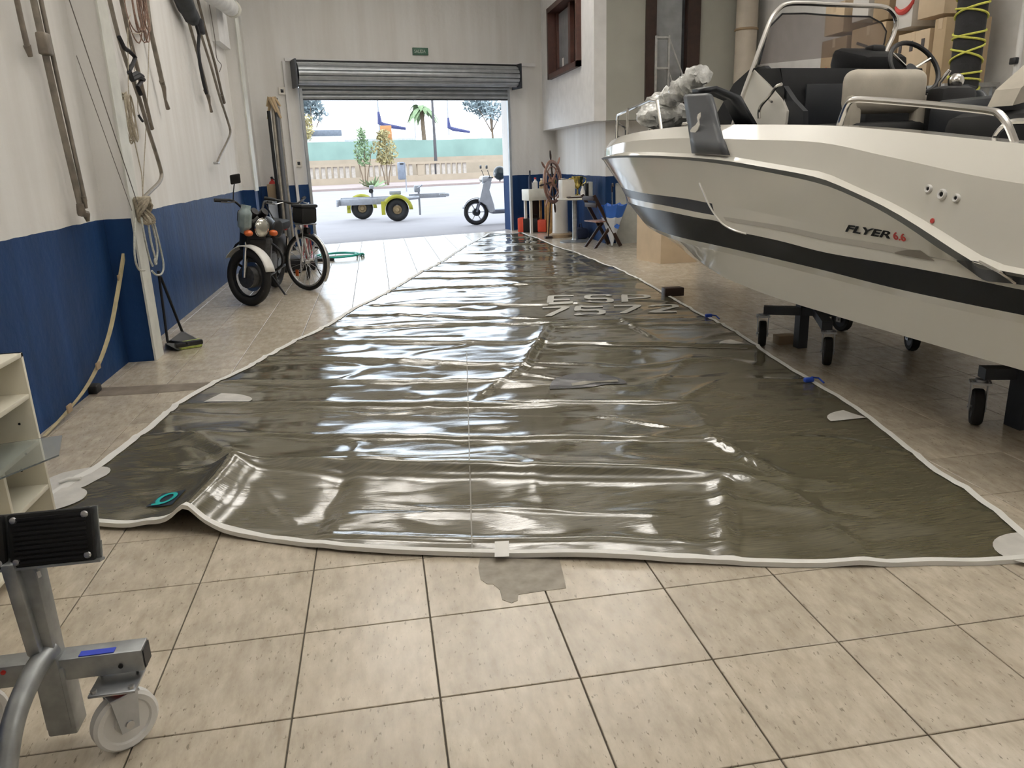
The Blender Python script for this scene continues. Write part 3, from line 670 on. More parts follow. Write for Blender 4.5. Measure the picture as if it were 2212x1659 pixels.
# line: (stem start s0, width factor, exponent, length of the taper, z table)
LN = dict(
 keel=(.62, 0, 1, 1, [(.62, .74), (.77, .65), (1.15, .535), (1.54, .42), (1.98, .335), (2.54, .27), (3.2, .24), (6.6, .24)]),
 chin=(.50, .84, 1.5, 3.9, [(.5, .84), (1.5, .80), (2.3, .765), (2.78, .735), (3.23, .670), (3.64, .615), (4.08, .574), (4.3, .560), (4.9, .540), (5.4, .528), (6.02, .514), (6.6, .505)]),
 chout=(.49, .875, 1.5, 3.8, [(.49, .855), (1.5, .815), (2.3, .78), (2.78, .744), (3.23, .677), (3.64, .620), (4.08, .578), (4.3, .564), (4.9, .544), (5.4, .532), (6.02, .518), (6.6, .51)]),
 blkb=(.42, .93, 1.7, 3.4, [(.42, .92), (1.5, .875), (2.76, .858), (3.47, .847), (3.98, .833), (4.43, .818), (4.8, .804), (5.3, .78), (5.73, .771), (6.03, .769), (6.6, .765)]),
 sub=(.43, .912, 1.65, 3.4, [(.43, .89), (1.5, .845), (2.76, .822), (3.47, .805), (3.98, .79), (4.43, .775), (4.8, .762), (5.3, .74), (5.73, .73), (6.03, .728), (6.6, .724)]),
 blkt=(.28, .96, 1.85, 3.1, [(.28, 1.075), (1.36, 1.052), (2.88, 1.044), (3.51, 1.018), (3.74, 1.012), (3.86, .989), (4.03, .958), (4.18, .951), (4.46, .937), (4.83, .911), (5.34, .903), (5.75, .892), (6.04, .879), (6.6, .87)]),
 greyb=(.25, .965, 1.87, 3.08, [(.25, 1.115), (1.5, 1.105), (2.89, 1.087), (3.52, 1.057), (3.75, 1.047), (4.2, 1.020), (5., .985), (6.6, .92)]),
 greyt=(.19, .972, 1.92, 3.0, [(.19, 1.20), (1.5, 1.185), (2.63, 1.163), (3.34, 1.146), (3.64, 1.129), (4.2, 1.10), (5., 1.03), (5.6, .965), (6.6, .925)]),
 stb=(.03, 1.012, 2.2, 2.8, [(.03, 1.375), (1, 1.405), (2, 1.437), (2.74, 1.437), (3.38, 1.416), (3.9, 1.383), (4.36, 1.338), (4.84, 1.279), (5.11, 1.216), (5.36, 1.137), (5.58, 1.049), (5.74, .982), (5.95, .945), (6.6, .935)]),
 stm=(.02, 1.028, 2.2, 2.8, [(.02, 1.39), (1, 1.42), (2, 1.453), (2.74, 1.455), (3.38, 1.436), (3.9, 1.409), (4.36, 1.366), (4.84, 1.312), (5.11, 1.247), (5.36, 1.174), (5.58, 1.092), (5.76, 1.018), (5.93, .964), (6.6, .952)]),
 stt=(.01, .998, 2.2, 2.8, [(.01, 1.405), (1, 1.44), (1.91, 1.466), (2.47, 1.483), (3.18, 1.466), (3.9, 1.433), (4.35, 1.39), (4.67, 1.356), (4.84, 1.337), (5.1, 1.267), (5.35, 1.197), (5.57, 1.12), (5.77, 1.041), (5.92, .988), (6.07, .972), (6.6, .96)]),
 crease=(.0, .992, 2.2, 2.8, [(0, 1.45), (1.3, 1.50), (2.3, 1.56), (3.2, 1.565), (4.3, 1.52), (4.8, 1.49), (5.3, 1.41), (5.93, 1.31), (6.6, 1.26)]),
 gun=(.0, .935, 2.2, 2.8, [(0, 1.50), (1., 1.555), (1.7, 1.595), (2.29, 1.628), (2.82, 1.644), (3.24, 1.644), (3.68, 1.634), (4.3, 1.605), (4.79, 1.576), (5.22, 1.534), (5.63, 1.487), (5.93, 1.454), (6.6, 1.39)]),
 gin=(.16, .80, 2.1, 2.8, [(0, 1.50), (1., 1.555), (1.7, 1.595), (2.29, 1.628), (2.82, 1.642), (3.24, 1.642), (3.68, 1.632), (4.3, 1.603), (4.79, 1.574), (5.22, 1.532), (5.63, 1.485), (5.93, 1.452), (6.6, 1.39)]))
NS = 90
def lpt(name, k, side):
    s0, kf, n, L, tab = LN[name]; w = (k/NS)**1.6; s = s0+(LOA-s0)*w
    q = min((s-s0)/(L-s0), 1) if kf else 0
    return B(s, side*BWD*kf*(1-(1-q)**n), interp(tab, s))
def hull_t(s, z):
    """port half-breadth of the topside at station s, height z"""
    prev = None
    for nme in ('chout', 'sub', 'blkb', 'blkt', 'greyb', 'stb', 'stt', 'crease', 'gun'):
        s0, kf, n, L, tab = LN[nme]; q = max(0, min((s-s0)/(L-s0), 1)); t = BWD*kf*(1-(1-q)**n); zz = interp(tab, s)
        if prev and prev[1] <= z <= zz: k = (z-prev[1])/max(1e-6, zz-prev[1]); return prev[0]+(t-prev[0])*k
        prev = (t, zz)
    return prev[0]
def shell(names, name, m, off=0., k0=0, k1=NS, ang=30):
    mb = MB()
    for side in (1, -1):
        rows_ = []
        for nme in names:
            r = []
            for k in range(k0, k1+1):
                p = lpt(nme, k, side); r.append(p)
            rows_.append(r)
        mb.grid(rows_, flip=side < 0)
    return mb.build(name, m, boat, ang)
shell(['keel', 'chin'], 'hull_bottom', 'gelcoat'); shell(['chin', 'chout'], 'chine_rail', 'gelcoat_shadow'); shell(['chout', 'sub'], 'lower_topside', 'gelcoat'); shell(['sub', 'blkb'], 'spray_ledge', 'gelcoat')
shell(['blkb', 'blkt'], 'boot_stripe', 'boot_black'); 
kend = next(k for k in range(NS) if lpt('greyb', k, 1).x > 3.70)
shell(['blkt', 'greyb'], 'stripe_gap', 'gelcoat'); shell(['greyb', 'greyt'], 'grey_stripe', 'hull_grey', k1=kend); [MB().grid([[lpt(n_, k, sd) for k in range(kend, NS+1)] for n_ in ('greyb', 'greyt')]).build('topside_aft', 'gelcoat', boat, 30) for sd in (1, -1)]
shell(['greyt', 'stb'], 'topside', 'gelcoat'); shell(['stb', 'stm'], 'rubbing_strake', 'strip_grey'); shell(['stm', 'stt'], 'strake_edge', 'gelcoat')
shell(['stt', 'crease', 'gun'], 'gunwale', 'gelcoat', ang=20); shell(['gun', 'gin'], 'side_deck', 'gelcoat')
# transom, inner liner, cockpit sole, foredeck
names = ['keel', 'chin', 'chout', 'sub', 'blkb', 'blkt', 'greyb', 'greyt', 'stb', 'stm', 'stt', 'crease', 'gun']
ring_ = [lpt(n, NS, 1) for n in names]+[lpt(n, NS, -1) for n in reversed(names)][:-1]
MB().add(ring_, [tuple(range(len(ring_)))]).build('transom', 'gelcoat', boat, 0)
mb = MB()
for side in (1, -1):
    a = [lpt('gin', k, side) for k in range(NS+1)]; b = [V((p.x, p.y*.97, min(p.z-.02, 1.0))) for p in a]; mb.grid([a, b], flip=side > 0)
mb.build('cockpit_liner', 'dark_trim', boat)
MB().grid([[V((p.x, p.y*.97*f, 1.0)) for p in [lpt('gin', k, 1) for k in range(NS+1)]] for f in (1, -1)]).build('cockpit_sole', 'dark_trim', boat)
fk = next(k for k in range(NS) if lpt('gin', k, 1).x > 1.7)
MB().grid([[V((p.x, p.y*f, p.z-.03)) for p in [lpt('gin', k, 1) for k in range(0, fk+1)]] for f in (1, .5, 0, -.5, -1)]).build('foredeck', 'black_plastic', boat)
# bow cushion
MB().rbox(B(1.75, 0, 1.585), (.9, 1.35, .14), .05).build('bow_cushion', 'seat_black', boat)
# knuckle where the stripes end, ledge shade painted as a strip, wedge along the topside
def on_hull(px, py, off=.004):
    t = 1.17
    for _ in range(6):
        p = bT(px, py, t); t = hull_t(p.x, p.z)+off
    return bT(px, py, t)
MB().tube(smooth_path([on_hull(*q, .0) for q in ((1511, 395), (1520, 415), (1532, 443), (1548, 468), (1562, 484), (1585, 497), (1612, 505))], 4), .007, 6).build('knuckle', 'gelcoat', boat)
def hull_band(top, bot, name, m, off=.004, n=40):
    T = smooth_path([V((x, y, 0)) for x, y in top], 8); Bm = smooth_path([V((x, y, 0)) for x, y in bot], 8)
    f = lambda L, k: L[min(len(L)-1, int(round(k*(len(L)-1))))]
    return MB().grid([[on_hull(f(L, k/n).x, f(L, k/n).y, off) for k in range(n+1)] for L in (T, Bm)]).build(name, m, boat, 60)
hull_band([(1562, 468), (1690, 488), (1780, 507), (1860, 520), (1960, 537), (1988, 541)], [(1568, 477), (1690, 499), (1780, 519), (1860, 533), (1950, 550), (2018, 563)], 'ledge_shade', 'gelcoat_shadow', .003)
hull_band([(1932, 545), (1960, 540), (1988, 541)], [(1934, 548), (1975, 556), (2020, 564)], 'ledge_wedge', 'taupe', .006, 12)
hull_band([(2066, 562), (2090, 563), (2115, 566), (2160, 585), (2212, 598), (2240, 602)], [(2068, 565), (2100, 588), (2127, 606), (2160, 610), (2196, 614), (2240, 620)], 'strake_end_cap', 'hull_grey', .03, 16)
MB().tube([on_hull(*q, .04) for q in ((2115, 565), (2160, 588), (2194, 612))], .006, 6).build('strake_seam', 'chrome', boat)
# through-hull fittings and the sticker below them
for px, py, r in ((2007, 408, .019), (2036, 420, .024), (2067, 428, .019)):
    c = on_hull(px, py, .0); MB().lathe([(.0, .004), (r*.45, .004), (r*.5, .010), (r*.8, .012), (r, .006), (r*1.05, 0)], c, (0, -1, .12), 18).build('skin_fitting', 'nylon_white', boat)
    MB().lathe([(0, .006), (r*.42, .006)], c, (0, -1, .12), 12).build('outlet', 'black_plastic', boat)
c = on_hull(2014, 477, .002); MB().lathe([(0, .003), (.011, .003), (.012, 0)], c, (0, -1, .1), 16).build('warning_sticker', 'ink_red', boat)
# model lettering on the topside
def hull_text(txt, px, py, px2, py2, hpx, m, shear, name):
    a = on_hull(px, py, .004); b = on_hull(px2, py2, .004); up = on_hull(px, py-hpx, .004)
    h = (up-a).length; ux = (b-a).normalized(); n_ = ux.cross(up-a).normalized(); uy = n_.cross(ux)
    me = font_mesh(txt, 1, .002, shear, bold=.018); xs = [v.co.x for v in me.vertices]; ys = [v.co.y for v in me.vertices]
    sx = (b-a).length/(max(xs)-min(xs)); sy = h/(max(ys)-min(ys))
    mtx = Matrix(((ux.x*sx, uy.x*sy, n_.x, a.x), (ux.y*sx, uy.y*sy, n_.y, a.y), (ux.z*sx, uy.z*sy, n_.z, a.z), (0, 0, 0, 1)))@Matrix.Translation((-min(xs), -min(ys), 0))
    me.transform(mtx); me.materials.clear(); me.materials.append(M(m)); o = bpy.data.objects.new(name, me); COL.objects.link(o); o.parent = boat; return o
hull_text('FLYER', 1826, 500, 1924, 516, 15, 'boot_black', .35, 'model_name')
hull_text('6.6', 1931, 517, 1957, 522, 16, 'ink_red', 0, 'model_number')
# grey wing plates over the gunwale with the maker's sea-horse mark (port one in view)
def wing(side):
    Lp = [(1494, 331), (1490, 300), (1485, 268), (1480, 235), (1476, 210), (1480, 204)]; Rp = [(1569, 335), (1560, 306), (1550, 272), (1540, 236), (1532, 207), (1528, 201)]
    rows_ = []
    for a, b in zip(Lp, Rp):
        row = []
        for k in range(7):
            x = a[0]+(b[0]-a[0])*k/6; y = a[1]+(b[1]-a[1])*k/6; p = on_hull(x, y, .028)
            if p.z > 1.60: p = bT(x, y, 1.178-max(0, p.z-1.8)*.2)
            row.append(V((p.x, p.y*side, p.z)))
        rows_.append(row)
    w_ = MB().grid(rows_).build('bow_wing', 'wing_grey', boat, 40); w_.modifiers.new('thick', 'SOLIDIFY').thickness = .03*side
    q0, q1 = bT(1496, 203, 1.16), bT(1526, 201, 1.16)
    f = lambda p, t, z: V((p.x, -side*t, z))
    MB().grid([[f(q0, 1.16, q0.z), f(q0, 1.09, q0.z+.015), f(q0+V((.10, 0, 0)), .98, 1.80), f(q0+V((.18, 0, 0)), .90, 1.60)], [f(q1, 1.16, q1.z), f(q1, 1.09, q1.z+.015), f(q1+V((.10, 0, 0)), .98, 1.80), f(q1+V((.20, 0, 0)), .90, 1.60)]]).build('bow_wing_inner', 'dark_trim', boat, 40).modifiers.new('thick', 'SOLIDIFY').thickness = .03
wing(1); wing(-1)
mk = [(1514, 243), (1509, 247), (1507, 254), (1509, 262), (1504, 270), (1497, 275), (1492, 282), (1495, 290), (1502, 288), (1508, 281), (1512, 270), (1511, 259), (1514, 252)]
MB().poly3([bT(x, y, 1.205) for x, y in mk], (0, -.006, 0)).build('maker_mark', 'gelcoat', boat, 0)
# bow pulpit rails
def rail(pts, r, name='rail', n=6, parent=boat): return MB().tube(smooth_path(pts, n), r, 8).build(name, 'chrome', parent)
def deck(s, f=.86, dz=.0, side=1):
    s0, kf, n, L, tab = LN['gun']; q = min(max(s, 0)/L, 1); return B(s, side*BWD*f*(1-(1-q)**n), interp(tab, s)+dz)
for side in (1, -1):
    MB().tube([deck(.95, .84, 0, side), deck(.90, .84, .20, side), deck(.80, .84, .235, side), deck(.30, .80, .24, side), deck(.20, .8, .22, side), deck(.16, .8, 0, side)], .013, 8).build('pulpit_rail', 'chrome', boat)
    MB().tube([deck(.88, .84, .10, side), deck(.19, .8, .10, side)], .009, 8).build('pulpit_rail', 'chrome', boat)
    MB().tube([deck(1.15, .84, 0, side), deck(1.22, .84, .22, side), deck(1.35, .84, .25, side), deck(2.5, .86, .24, side), deck(2.62, .86, .22, side), deck(2.7, .86, 0, side)], .013, 8).build('pulpit_rail', 'chrome', boat)
    MB().tube([deck(1.9, .85, 0, side), deck(1.9, .85, .245, side)], .011, 8).build('pulpit_rail', 'chrome', boat)
# cockpit side rail, port and starboard
pr_ = [bT(x, y, 1.06) for x, y in ((1811, 276), (1822, 245), (1833, 222), (1850, 215), (1900, 217), (2000, 225), (2080, 233), (2140, 240), (2160, 248), (2178, 272), (2194, 312))]
MB().tube(smooth_path(pr_, 4), .0165, 10).build('cockpit_rail', 'chrome', boat)
MB().tube(smooth_path([V((p.x, -p.y, p.z)) for p in pr_], 4), .0165, 10).build('cockpit_rail', 'chrome', boat)
MB().tube(smooth_path([bT(x, y, .95) for x, y in ((2146, 305), (2155, 288), (2170, 272), (2190, 263), (2240, 262))], 4), .014, 8).build('stern_rail', 'chrome', boat)
# console with windscreen
mb = MB(); co = [bT(x, y, .62) for x, y in ((1588, 275), (1627, 150), (1660, 182), (1688, 214), (1699, 240), (1697, 262), (1690, 290))]
mb.poly3(co, (0, .05, 0)); mb.build('console_side', 'gelcoat', boat, 20)
MB().poly3([V((p.x, .57, p.z)) for p in co], (0, .05, 0)).build('console_side', 'gelcoat', boat, 20)
mb = MB(); mb.poly3([bT(x, y, .60) for x, y in ((1627, 148), (1650, 142), (1692, 185), (1712, 215), (1735, 240), (1735, 275), (1697, 275), (1702, 245), (1690, 212), (1660, 180))], (0, .04, 0)); mb.build('console_trim', 'dark_trim', boat, 20)
# cuddy front and dash
cs, ce = 2.75, 3.25
mb = MB(); mb.grid([[B(2.55, t, 1.45), B(2.75, t, 1.72), B(3.0, t, 1.95), B(3.2, t, 2.03), B(3.55, t, 2.00), B(3.62, t, 1.80), B(3.55, t, 1.2)] for t in (.60, .3, 0, -.3, -.60)]); mb.build('cuddy', 'dash_black', boat, 30)
MB().rbox(B(3.62, .18, 1.74), (.02, .52, .30), .02).build('dash_locker', 'dark_trim', boat)
MB().rbox(B(3.38, -.27, 2.05), (.40, .38, .17), .05, Matrix.Rotation(.25, 3, 'Y')).build('instrument_hood', 'dash_black', boat)
MB().rbox(B(3.34, -.36, 2.15), (.10, .12, .06), .02).build('compass', 'black_plastic', boat)
MB().cyl(B(3.60, .02, 1.92), B(3.64, .02, 1.90), .05, n=16).build('air_vent', 'dark_trim', boat)
for t in (.61, -.61):
    MB().grid([[B(2.55, t, 1.0), B(2.55, t, 1.45), B(2.75, t, 1.72), B(3.0, t, 1.95), B(3.2, t, 2.03), B(3.55, t, 2.0)], [B(3.62, t, 1.0)]*2+[B(3.62, t, 1.72)]*2+[B(3.62, t, 1.85)]*2]).build('cuddy_side', 'dash_black', boat)
ws = [bS(x, y, 3.22) for x, y in ((1640, 139), (1668, 58), (1700, 27), (1750, 26), (1830, 32), (1890, 33), (1915, 48), (1923, 66), (1916, 92), (1908, 112))]
cx_ = (ws[0]+ws[-1])/2
mb = MB(); pts = [V((p.x-(p.z-2.03)*.15, p.y, p.z)) for p in ws]; mb.poly3(pts+[], (.008, 0, 0)); mb.build('windscreen', 'screen_glass', boat, 0)
tb = [bS(x, y, 3.25) for x, y in ((1582, 275), (1605, 205), (1625, 150), (1645, 95), (1664, 45), (1680, 22), (1700, 9), (1740, 7), (1800, 10), (1860, 12), (1905, 14), (1925, 24), (1936, 45), (1930, 75), (1916, 105), (1906, 130))]
MB().tube(smooth_path(tb, 4), .017, 10).build('windscreen_rail', 'chrome', boat)
MB().tube(pts, .007, 6).build('windscreen_gasket', 'dark_trim', boat)
# grab handle on the console side
MB().tube(smooth_path([bT(x, y, .70) for x, y in ((1640, 256), (1640, 240), (1646, 226), (1664, 205), (1678, 187), (1688, 182))], 4), .012, 8).tube([bT(1667, 220, .70), bT(1660, 215, .63)], .009, 6).build('grab_handle', 'chrome', boat)
# steering wheel
wc = bS(1975, 145, 3.78); ax = V((.85, .0, .5)).normalized()
MB().ring(wc, ax, .195, .016, 36, 8).build('steering_wheel', 'black_plastic', boat)
xw, yw = frame_of(ax)
for a in (.4, 2.5, 4.6): MB().tube([wc-ax*.04, wc+(xw*cos(a)+yw*sin(a))*.19], .010, 6).build('wheel_spoke', 'chrome', boat)
MB().cyl(wc-ax*.06, wc-ax*.02, .045, n=16).build('wheel_hub', 'dark_trim', boat)
# helm seat, throttle, aft locker and cushion
seat_c = bS(1910, 198, 4.05)
sb = MB(); sb.rbox(V((4.05, seat_c.y, seat_c.z)), (.16, .60, .27), .07, None, 4); sb.build('seat_back', 'beige_vinyl', boat, 60)
MB().rbox(V((3.9, seat_c.y, 1.52)), (.5, .62, .2), .06).build('seat_cushion', 'seat_black', boat, 60)
for d in (-.26, .26): MB().rbox(V((4.08, seat_c.y+d, 1.66)), (.07, .09, .24), .02).build('seat_bracket', 'beige_vinyl', boat)
MB().rbox(V((4.1, seat_c.y, 1.25)), (.55, .70, .52), .05).build('seat_box', 'seat_black', boat)
MB().rbox(bS(2050, 250, 4.2), (.16, .30, .36), .05).build('throttle_box', 'black_plastic', boat)
tl_ = bS(2030, 178, 4.1); MB().tube([tl_-V((0, 0, .12)), tl_, tl_+V((.05, .02, .07))], .012, 8).sphere(tl_+V((.08, .05, 0)), .05, 12, 8).build('throttle_lever', 'chrome', boat)
MB().rbox(bS(2120, 245, 4.6)+V((0, 0, -.12)), (.5, .35, .42), .06).build('aft_locker', 'dark_trim', boat)
bk = [bS(x, y, 4.9) for x, y in ((2132, 232), (2150, 195), (2212, 140), (2300, 90), (2300, 175), (2212, 208), (2170, 222))]
MB().poly3(bk, (.14, .02, 0)).build('aft_backrest', 'beige_vinyl', boat, 20)
MB().rbox(bS(2180, 290, 4.9)+V((.1, .3, -.1)), (.8, 1.0, .45), .08).build('aft_seat', 'seat_black', boat)

# ---- parcel wrapped in film lying across the bow rail
w0 = BA; 
def bw(p): return boat_mat@p
boat_mat = Matrix.Translation(BA)@Matrix.Rotation(math.atan2(BU.y, BU.x), 4, 'Z')
pp = [bw(bT(x, y, .55)) for x, y in ((1402, 258), (1406, 238), (1425, 226), (1455, 206), (1480, 188), (1500, 172), (1520, 160))]
base = pp[0]; wt = thing('wrapped_parcel', base, 'crumpled parcel wrapped in clear film lying on the boat bow', 'parcel')
pth = smooth_path(pp[1:], 9)
mb = MB().at(base); mb.tube(pth, [(.075+.022*sin(i*.9)+.012*sin(i*2.3))*(1.0 if i < len(pth)-6 else .8) for i in range(len(pth))], 22)
def crumple(mb, amp, f):
    for i, v in enumerate(mb.v):
        q = v*f; mb.v[i] = v+V((abs(noise.noise(q))-.2, abs(noise.noise(q+V((5, 1, 0))))-.2, abs(noise.noise(q+V((0, 7, 3))))-.2))*amp
crumple(mb, .05, 17); mb.build('film_roll', 'wrap', wt, 45)
mb = MB().at(base); mb.sphere(bw(bT(1432, 250, .55)), (.24, .18, .115), 30, 20); crumple(mb, .07, 14); mb.build('film_bundle', 'wrap', wt, 45)

# ================================================================== TROLLEYS under the boat
def caster(mb_wheel, mb_fork, mb_tyre, c, r, ang, w=.052, twin=False):
    """castor with contact point c"""
    c = V(c); ax = V((cos(ang), sin(ang), 0)); h = c+V((0, 0, r))
    mb_tyre.lathe([(r*.62, -w*.5), (r*.9, -w*.55), (r*.98, -w*.4), (r, 0), (r*.98, w*.4), (r*.9, w*.55), (r*.62, w*.5)], h, ax, 24)
    mb_wheel.cyl(h-ax*w*.48, h+ax*w*.48, r*.64, n=20)
    top = .248-r; R = Matrix.Rotation(ang, 3, 'Z')
    for s_ in (-1, 1): mb_fork.box(h+ax*s_*(w*.55+.010)+V((0, 0, top*.5-.01)), (.006, .05, top+.02), R)
    mb_fork.box(h+V((0, 0, top-.012)), (w+.05, .08, .012), R).cyl(h-ax*(w*.5+.02), h+ax*(w*.5+.02), .009, n=8).cyl(h+V((0, 0, top-.012)), h+V((0, 0, top+.006)), .03, n=12)
def dolly(base, casters, beams, posts, pads, label):
    t = thing('boat_dolly', base, label, 'trolley', 'wheeled dollies under the motor boat'); b = V(base)
    fr = MB().at(b)
    for a, c, w_ in beams:
        a = V(a); c = V(c); d = c-a; R = Matrix.Rotation(math.atan2(d.y, d.x), 3, 'Z'); fr.box((a+c)/2, (d.length, w_, .06), R)
    fr.build('frame', 'galv_dark', t)
    for a, c, r in posts: MB().at(b).box((V(a)+V(c))/2, (r, r, abs(c[2]-a[2]))).build('post', 'galv_dark', t)
    for c, s_ in pads: MB().at(b).rbox(c, s_, .012, Matrix.Rotation(-.45, 3, 'Y')@Matrix.Rotation(0, 3, 'Z')).build('pad', 'black_plastic', t)
    for c, an, r in casters:
        w_, f_, ty = MB().at(b), MB().at(b), MB().at(b); caster(w_, f_, ty, c, r, an)
        wh = ty.build('caster_wheel', 'rubber', t); w_.build('rim', 'galv_dark', wh); f_.build('fork', 'zinc', wh)
c1, c2, c4, c3 = FZ(1645, 747), FZ(1785, 788), FZ(1968, 757), FZ(2105, 916)
zb = .285
m1 = V((c1.x, c1.y, zb)); m2 = V((c2.x, c2.y, zb)); q1 = FZ(1728, 750); q1.z = zb
e1 = V((3.62, 5.05, zb)); e4 = V((c4.x, c4.y, zb))
dolly((q1.x, q1.y, 0), [(c1, -.45, .1), (c2, -.5, .1), (c4, -.3, .1), (V((3.72, 5.75, 0)), .2, .1)],
      [(m1, e1, .07), (V((m2.x-.03, m2.y-.02, zb)), V((3.30, 5.50, zb)), .07), (e1, e4, .07), (V((3.3, 5.3, zb)), V((3.72, 5.75, zb)), .07)],
      [((q1.x, q1.y, .0), (q1.x, q1.y, .47), .075), ((3.42, 5.17, zb), (3.42, 5.17, .40), .08), ((3.78, 5.2, zb), (3.78, 5.2, .42), .08)], [((q1.x+.05, q1.y, .49), (.30, .3, .03))], 'dark steel dolly under the forward part of the boat')
m3 = V((c3.x, c3.y, .29)); q3 = V((3.30, 3.40, 0))
dolly((q3.x, q3.y, 0), [(c3, -.62, .1), (V((3.95, 3.3, 0)), .2, .1), (V((3.2, 2.75, 0)), .2, .1), (V((3.9, 2.7, 0)), .2, .1)],
      [(m3, V((4.0, 3.25, .29)), .08), (V((3.2, 2.75, .29)), V((3.9, 2.7, .29)), .07), (V((3.55, 3.35, .29)), V((3.55, 2.7, .29)), .07)],
      [((q3.x, q3.y, .0), (q3.x, q3.y, .45), .11), ((3.65, 3.33, .29), (3.65, 3.33, .31), .1)], [((q3.x+.04, q3.y, .47), (.34, .3, .03))], 'dark steel dolly under the aft part of the boat')
# wood block, brick, cardboard box under the bow
b0, b1 = FZ(1437, 645), FZ(1479, 643); mb = MB(); mb.rbox(((b0.x+b1.x)/2, b0.y+.06, .06), ((b1-b0).length, .12, .085), .006)
o = mb.build('wood_block', 'dark_wood'); tag(o, 'dark brown wooden block weighing down the right edge of the sail', 'block')
k0 = FZ(1683, 746); o = MB().rbox((k0.x+.07, k0.y+.05, .035), (.15, .1, .07), .006).build('brick', 'cardboard_dark'); tag(o, 'small brown brick on the floor between the dolly wheels', 'brick')
g0, g1, g2 = FZ(1375, 560), FZ(1427, 570), FZ(1506, 566); gh = .86
t = thing('cardboard_box', (g1.x, g1.y, 0), 'tall plain cardboard box standing under the bow of the boat', 'box')
g3 = g0+(g2-g1)
MB().at(g1).add([g0, g1, g2, g3]+[q+V((0, 0, gh)) for q in (g0, g1, g2, g3)], [(3, 2, 1, 0), (0, 1, 5, 4), (1, 2, 6, 5), (2, 3, 7, 6), (3, 0, 4, 7)]).build('carton', 'cardboard_pale', t, 0)
for a, b_, c_, d_ in ((g0, g1, g2, g3), (g2, g3, g0, g1)):
    i_ = lambda p, q: p.lerp(q, .49)
    MB().at(g1).poly3([q+V((0, 0, gh)) for q in (a, b_, i_(b_, c_), i_(a, d_))], (0, 0, .006)).build('flap', 'cardboard_pale', t, 0)

# ================================================================== FOREGROUND TROLLEY (bottom left)
tb0 = V((-.92, 1.89, 0))
tr = thing('keel_trolley', tb0, 'galvanized boat trolley with black ribbed pads in the left foreground', 'trolley')
def T(): return MB().at(tb0)
T().rbox((-.92, 1.892, .31), (.062, .062, .47), .006).build('post', 'galvanized', tr)
T().rbox((-.915, 1.90, .155), (.072, .072, .20), .006).build('sleeve', 'galvanized', tr)
bm_ = T(); bm_.rbox((-1.0, 1.90, .245), (.62, .06, .062), .004); bm_.build('beam', 'galvanized', tr)
T().box((-.688, 1.90, .245), (.002, .05, .05)).build('beam_end', 'black_plastic', tr)
T().box((-.80, 1.885, .2775), (.085, .022, .002)).build('maker_sticker', 'blue_sticker', tr)
T().cyl((-.745, 1.872, .238), (-.745, 1.866, .238), .006, n=10).build('bolt_hole', 'black_plastic', tr)
T().cyl((-1.02, 1.872, .262), (-1.02, 1.866, .262), .006, n=10).build('cap', 'red_plastic', tr)
pg = smooth_path([(-.905, 1.885, .305), (-.925, 1.82, .285), (-.945, 1.73, .225), (-.955, 1.66, .13), (-.955, 1.62, .03), (-.955, 1.61, .0)], 6)
T().tube(pg, .026, 16).build('bent_pipe', 'galvanized', tr, 60)
T().rbox((-.935, 1.885, .44), (.035, .09, .26), .01, Matrix.Rotation(-.05, 3, 'Y')).build('gusset', 'galvanized', tr)
# pads
R_ = Matrix.Rotation(-.28, 3, 'X')
for cx in (-.842, -1.042):
    c = V((cx, 1.875, .615)); pad = T(); pad.rbox(c, (.192, .022, .132), .008, R_)
    po = pad.build('pad', 'seat_black', tr)
    for k in range(10):
        T().box(c+R_@V((0, -.0125, -.052+k*.0115)), (.165, .004, .006), R_).build('rib', 'black_plastic', po)
    for sx in (-.08, .08):
        for sz in (-.05, .05):
            q = c+R_@V((sx, -.011, sz)); T().lathe([(0, .005), (.007, .004), (.009, 0)], q, R_@V((0, -1, 0)), 12).build('screw', 'steel_bolt', po)
c = V((-.94, 1.893, .612)); T().box(c, (.398, .006, .124), R_).box(c+R_@V((0, -.012, -.0695)), (.41, .034, .006), R_).box(c+R_@V((0, .004, -.05)), (.40, .008, .05), R_).build('pad_plate', 'galvanized', tr)
T().tube([(-.895, 1.87, .545), (-.885, 1.86, .535), (-.885, 1.862, .52)], .006, 8).build('pad_bolt', 'zinc', tr)
# castors
def nylon_caster(x, y, ang, r=.083):
    h = V((x, y, r)); ax = V((cos(ang), sin(ang), 0)); Rz = Matrix.Rotation(ang, 3, 'Z')
    prof = [(.012, -.02), (.03, -.02), (.032, -.012), (.058, -.012), (.062, -.018), (r-.008, -.02), (r, -.012), (r, .012), (r-.008, .02), (.062, .018), (.058, .012), (.032, .012), (.03, .02), (.012, .02)]
    w_ = T().lathe(prof, h, ax, 32).build('caster_wheel', 'nylon_white', tr, 40)
    T().cyl(h-ax*.036, h+ax*.036, .011, n=10).build('axle', 'steel_bolt', w_)
    for s_ in (-1, 1):
        T().prism([(-.022, -.018), (.022, -.018), (.034, .085), (-.034, .085)], h+ax*s_*.030, Rz@V((0, 1, 0)), V((0, 0, 1)), .004).build('fork', 'zinc', w_)
    T().rbox(h+V((0, 0, .088)), (.075, .075, .008), .003, Rz).build('fork_top', 'zinc', w_)
    T().cyl(h+V((0, 0, .092)), h+V((0, 0, .106)), .028, n=16).build('swivel', 'red_plastic', w_)
    T().rbox(h+V((0, 0, .112)), (.115, .10, .008), .003).build('top_plate', 'zinc', w_)
    for sx in (-1, 1):
        for sy in (-1, 1): T().cyl(h+V((sx*.045, sy*.037, .115)), h+V((sx*.045, sy*.037, .124)), .008, n=6).build('plate_bolt', 'steel_bolt', w_)
nylon_caster(-.758, 1.862, radians(-52)); nylon_caster(-1.16, 1.95, radians(-40))

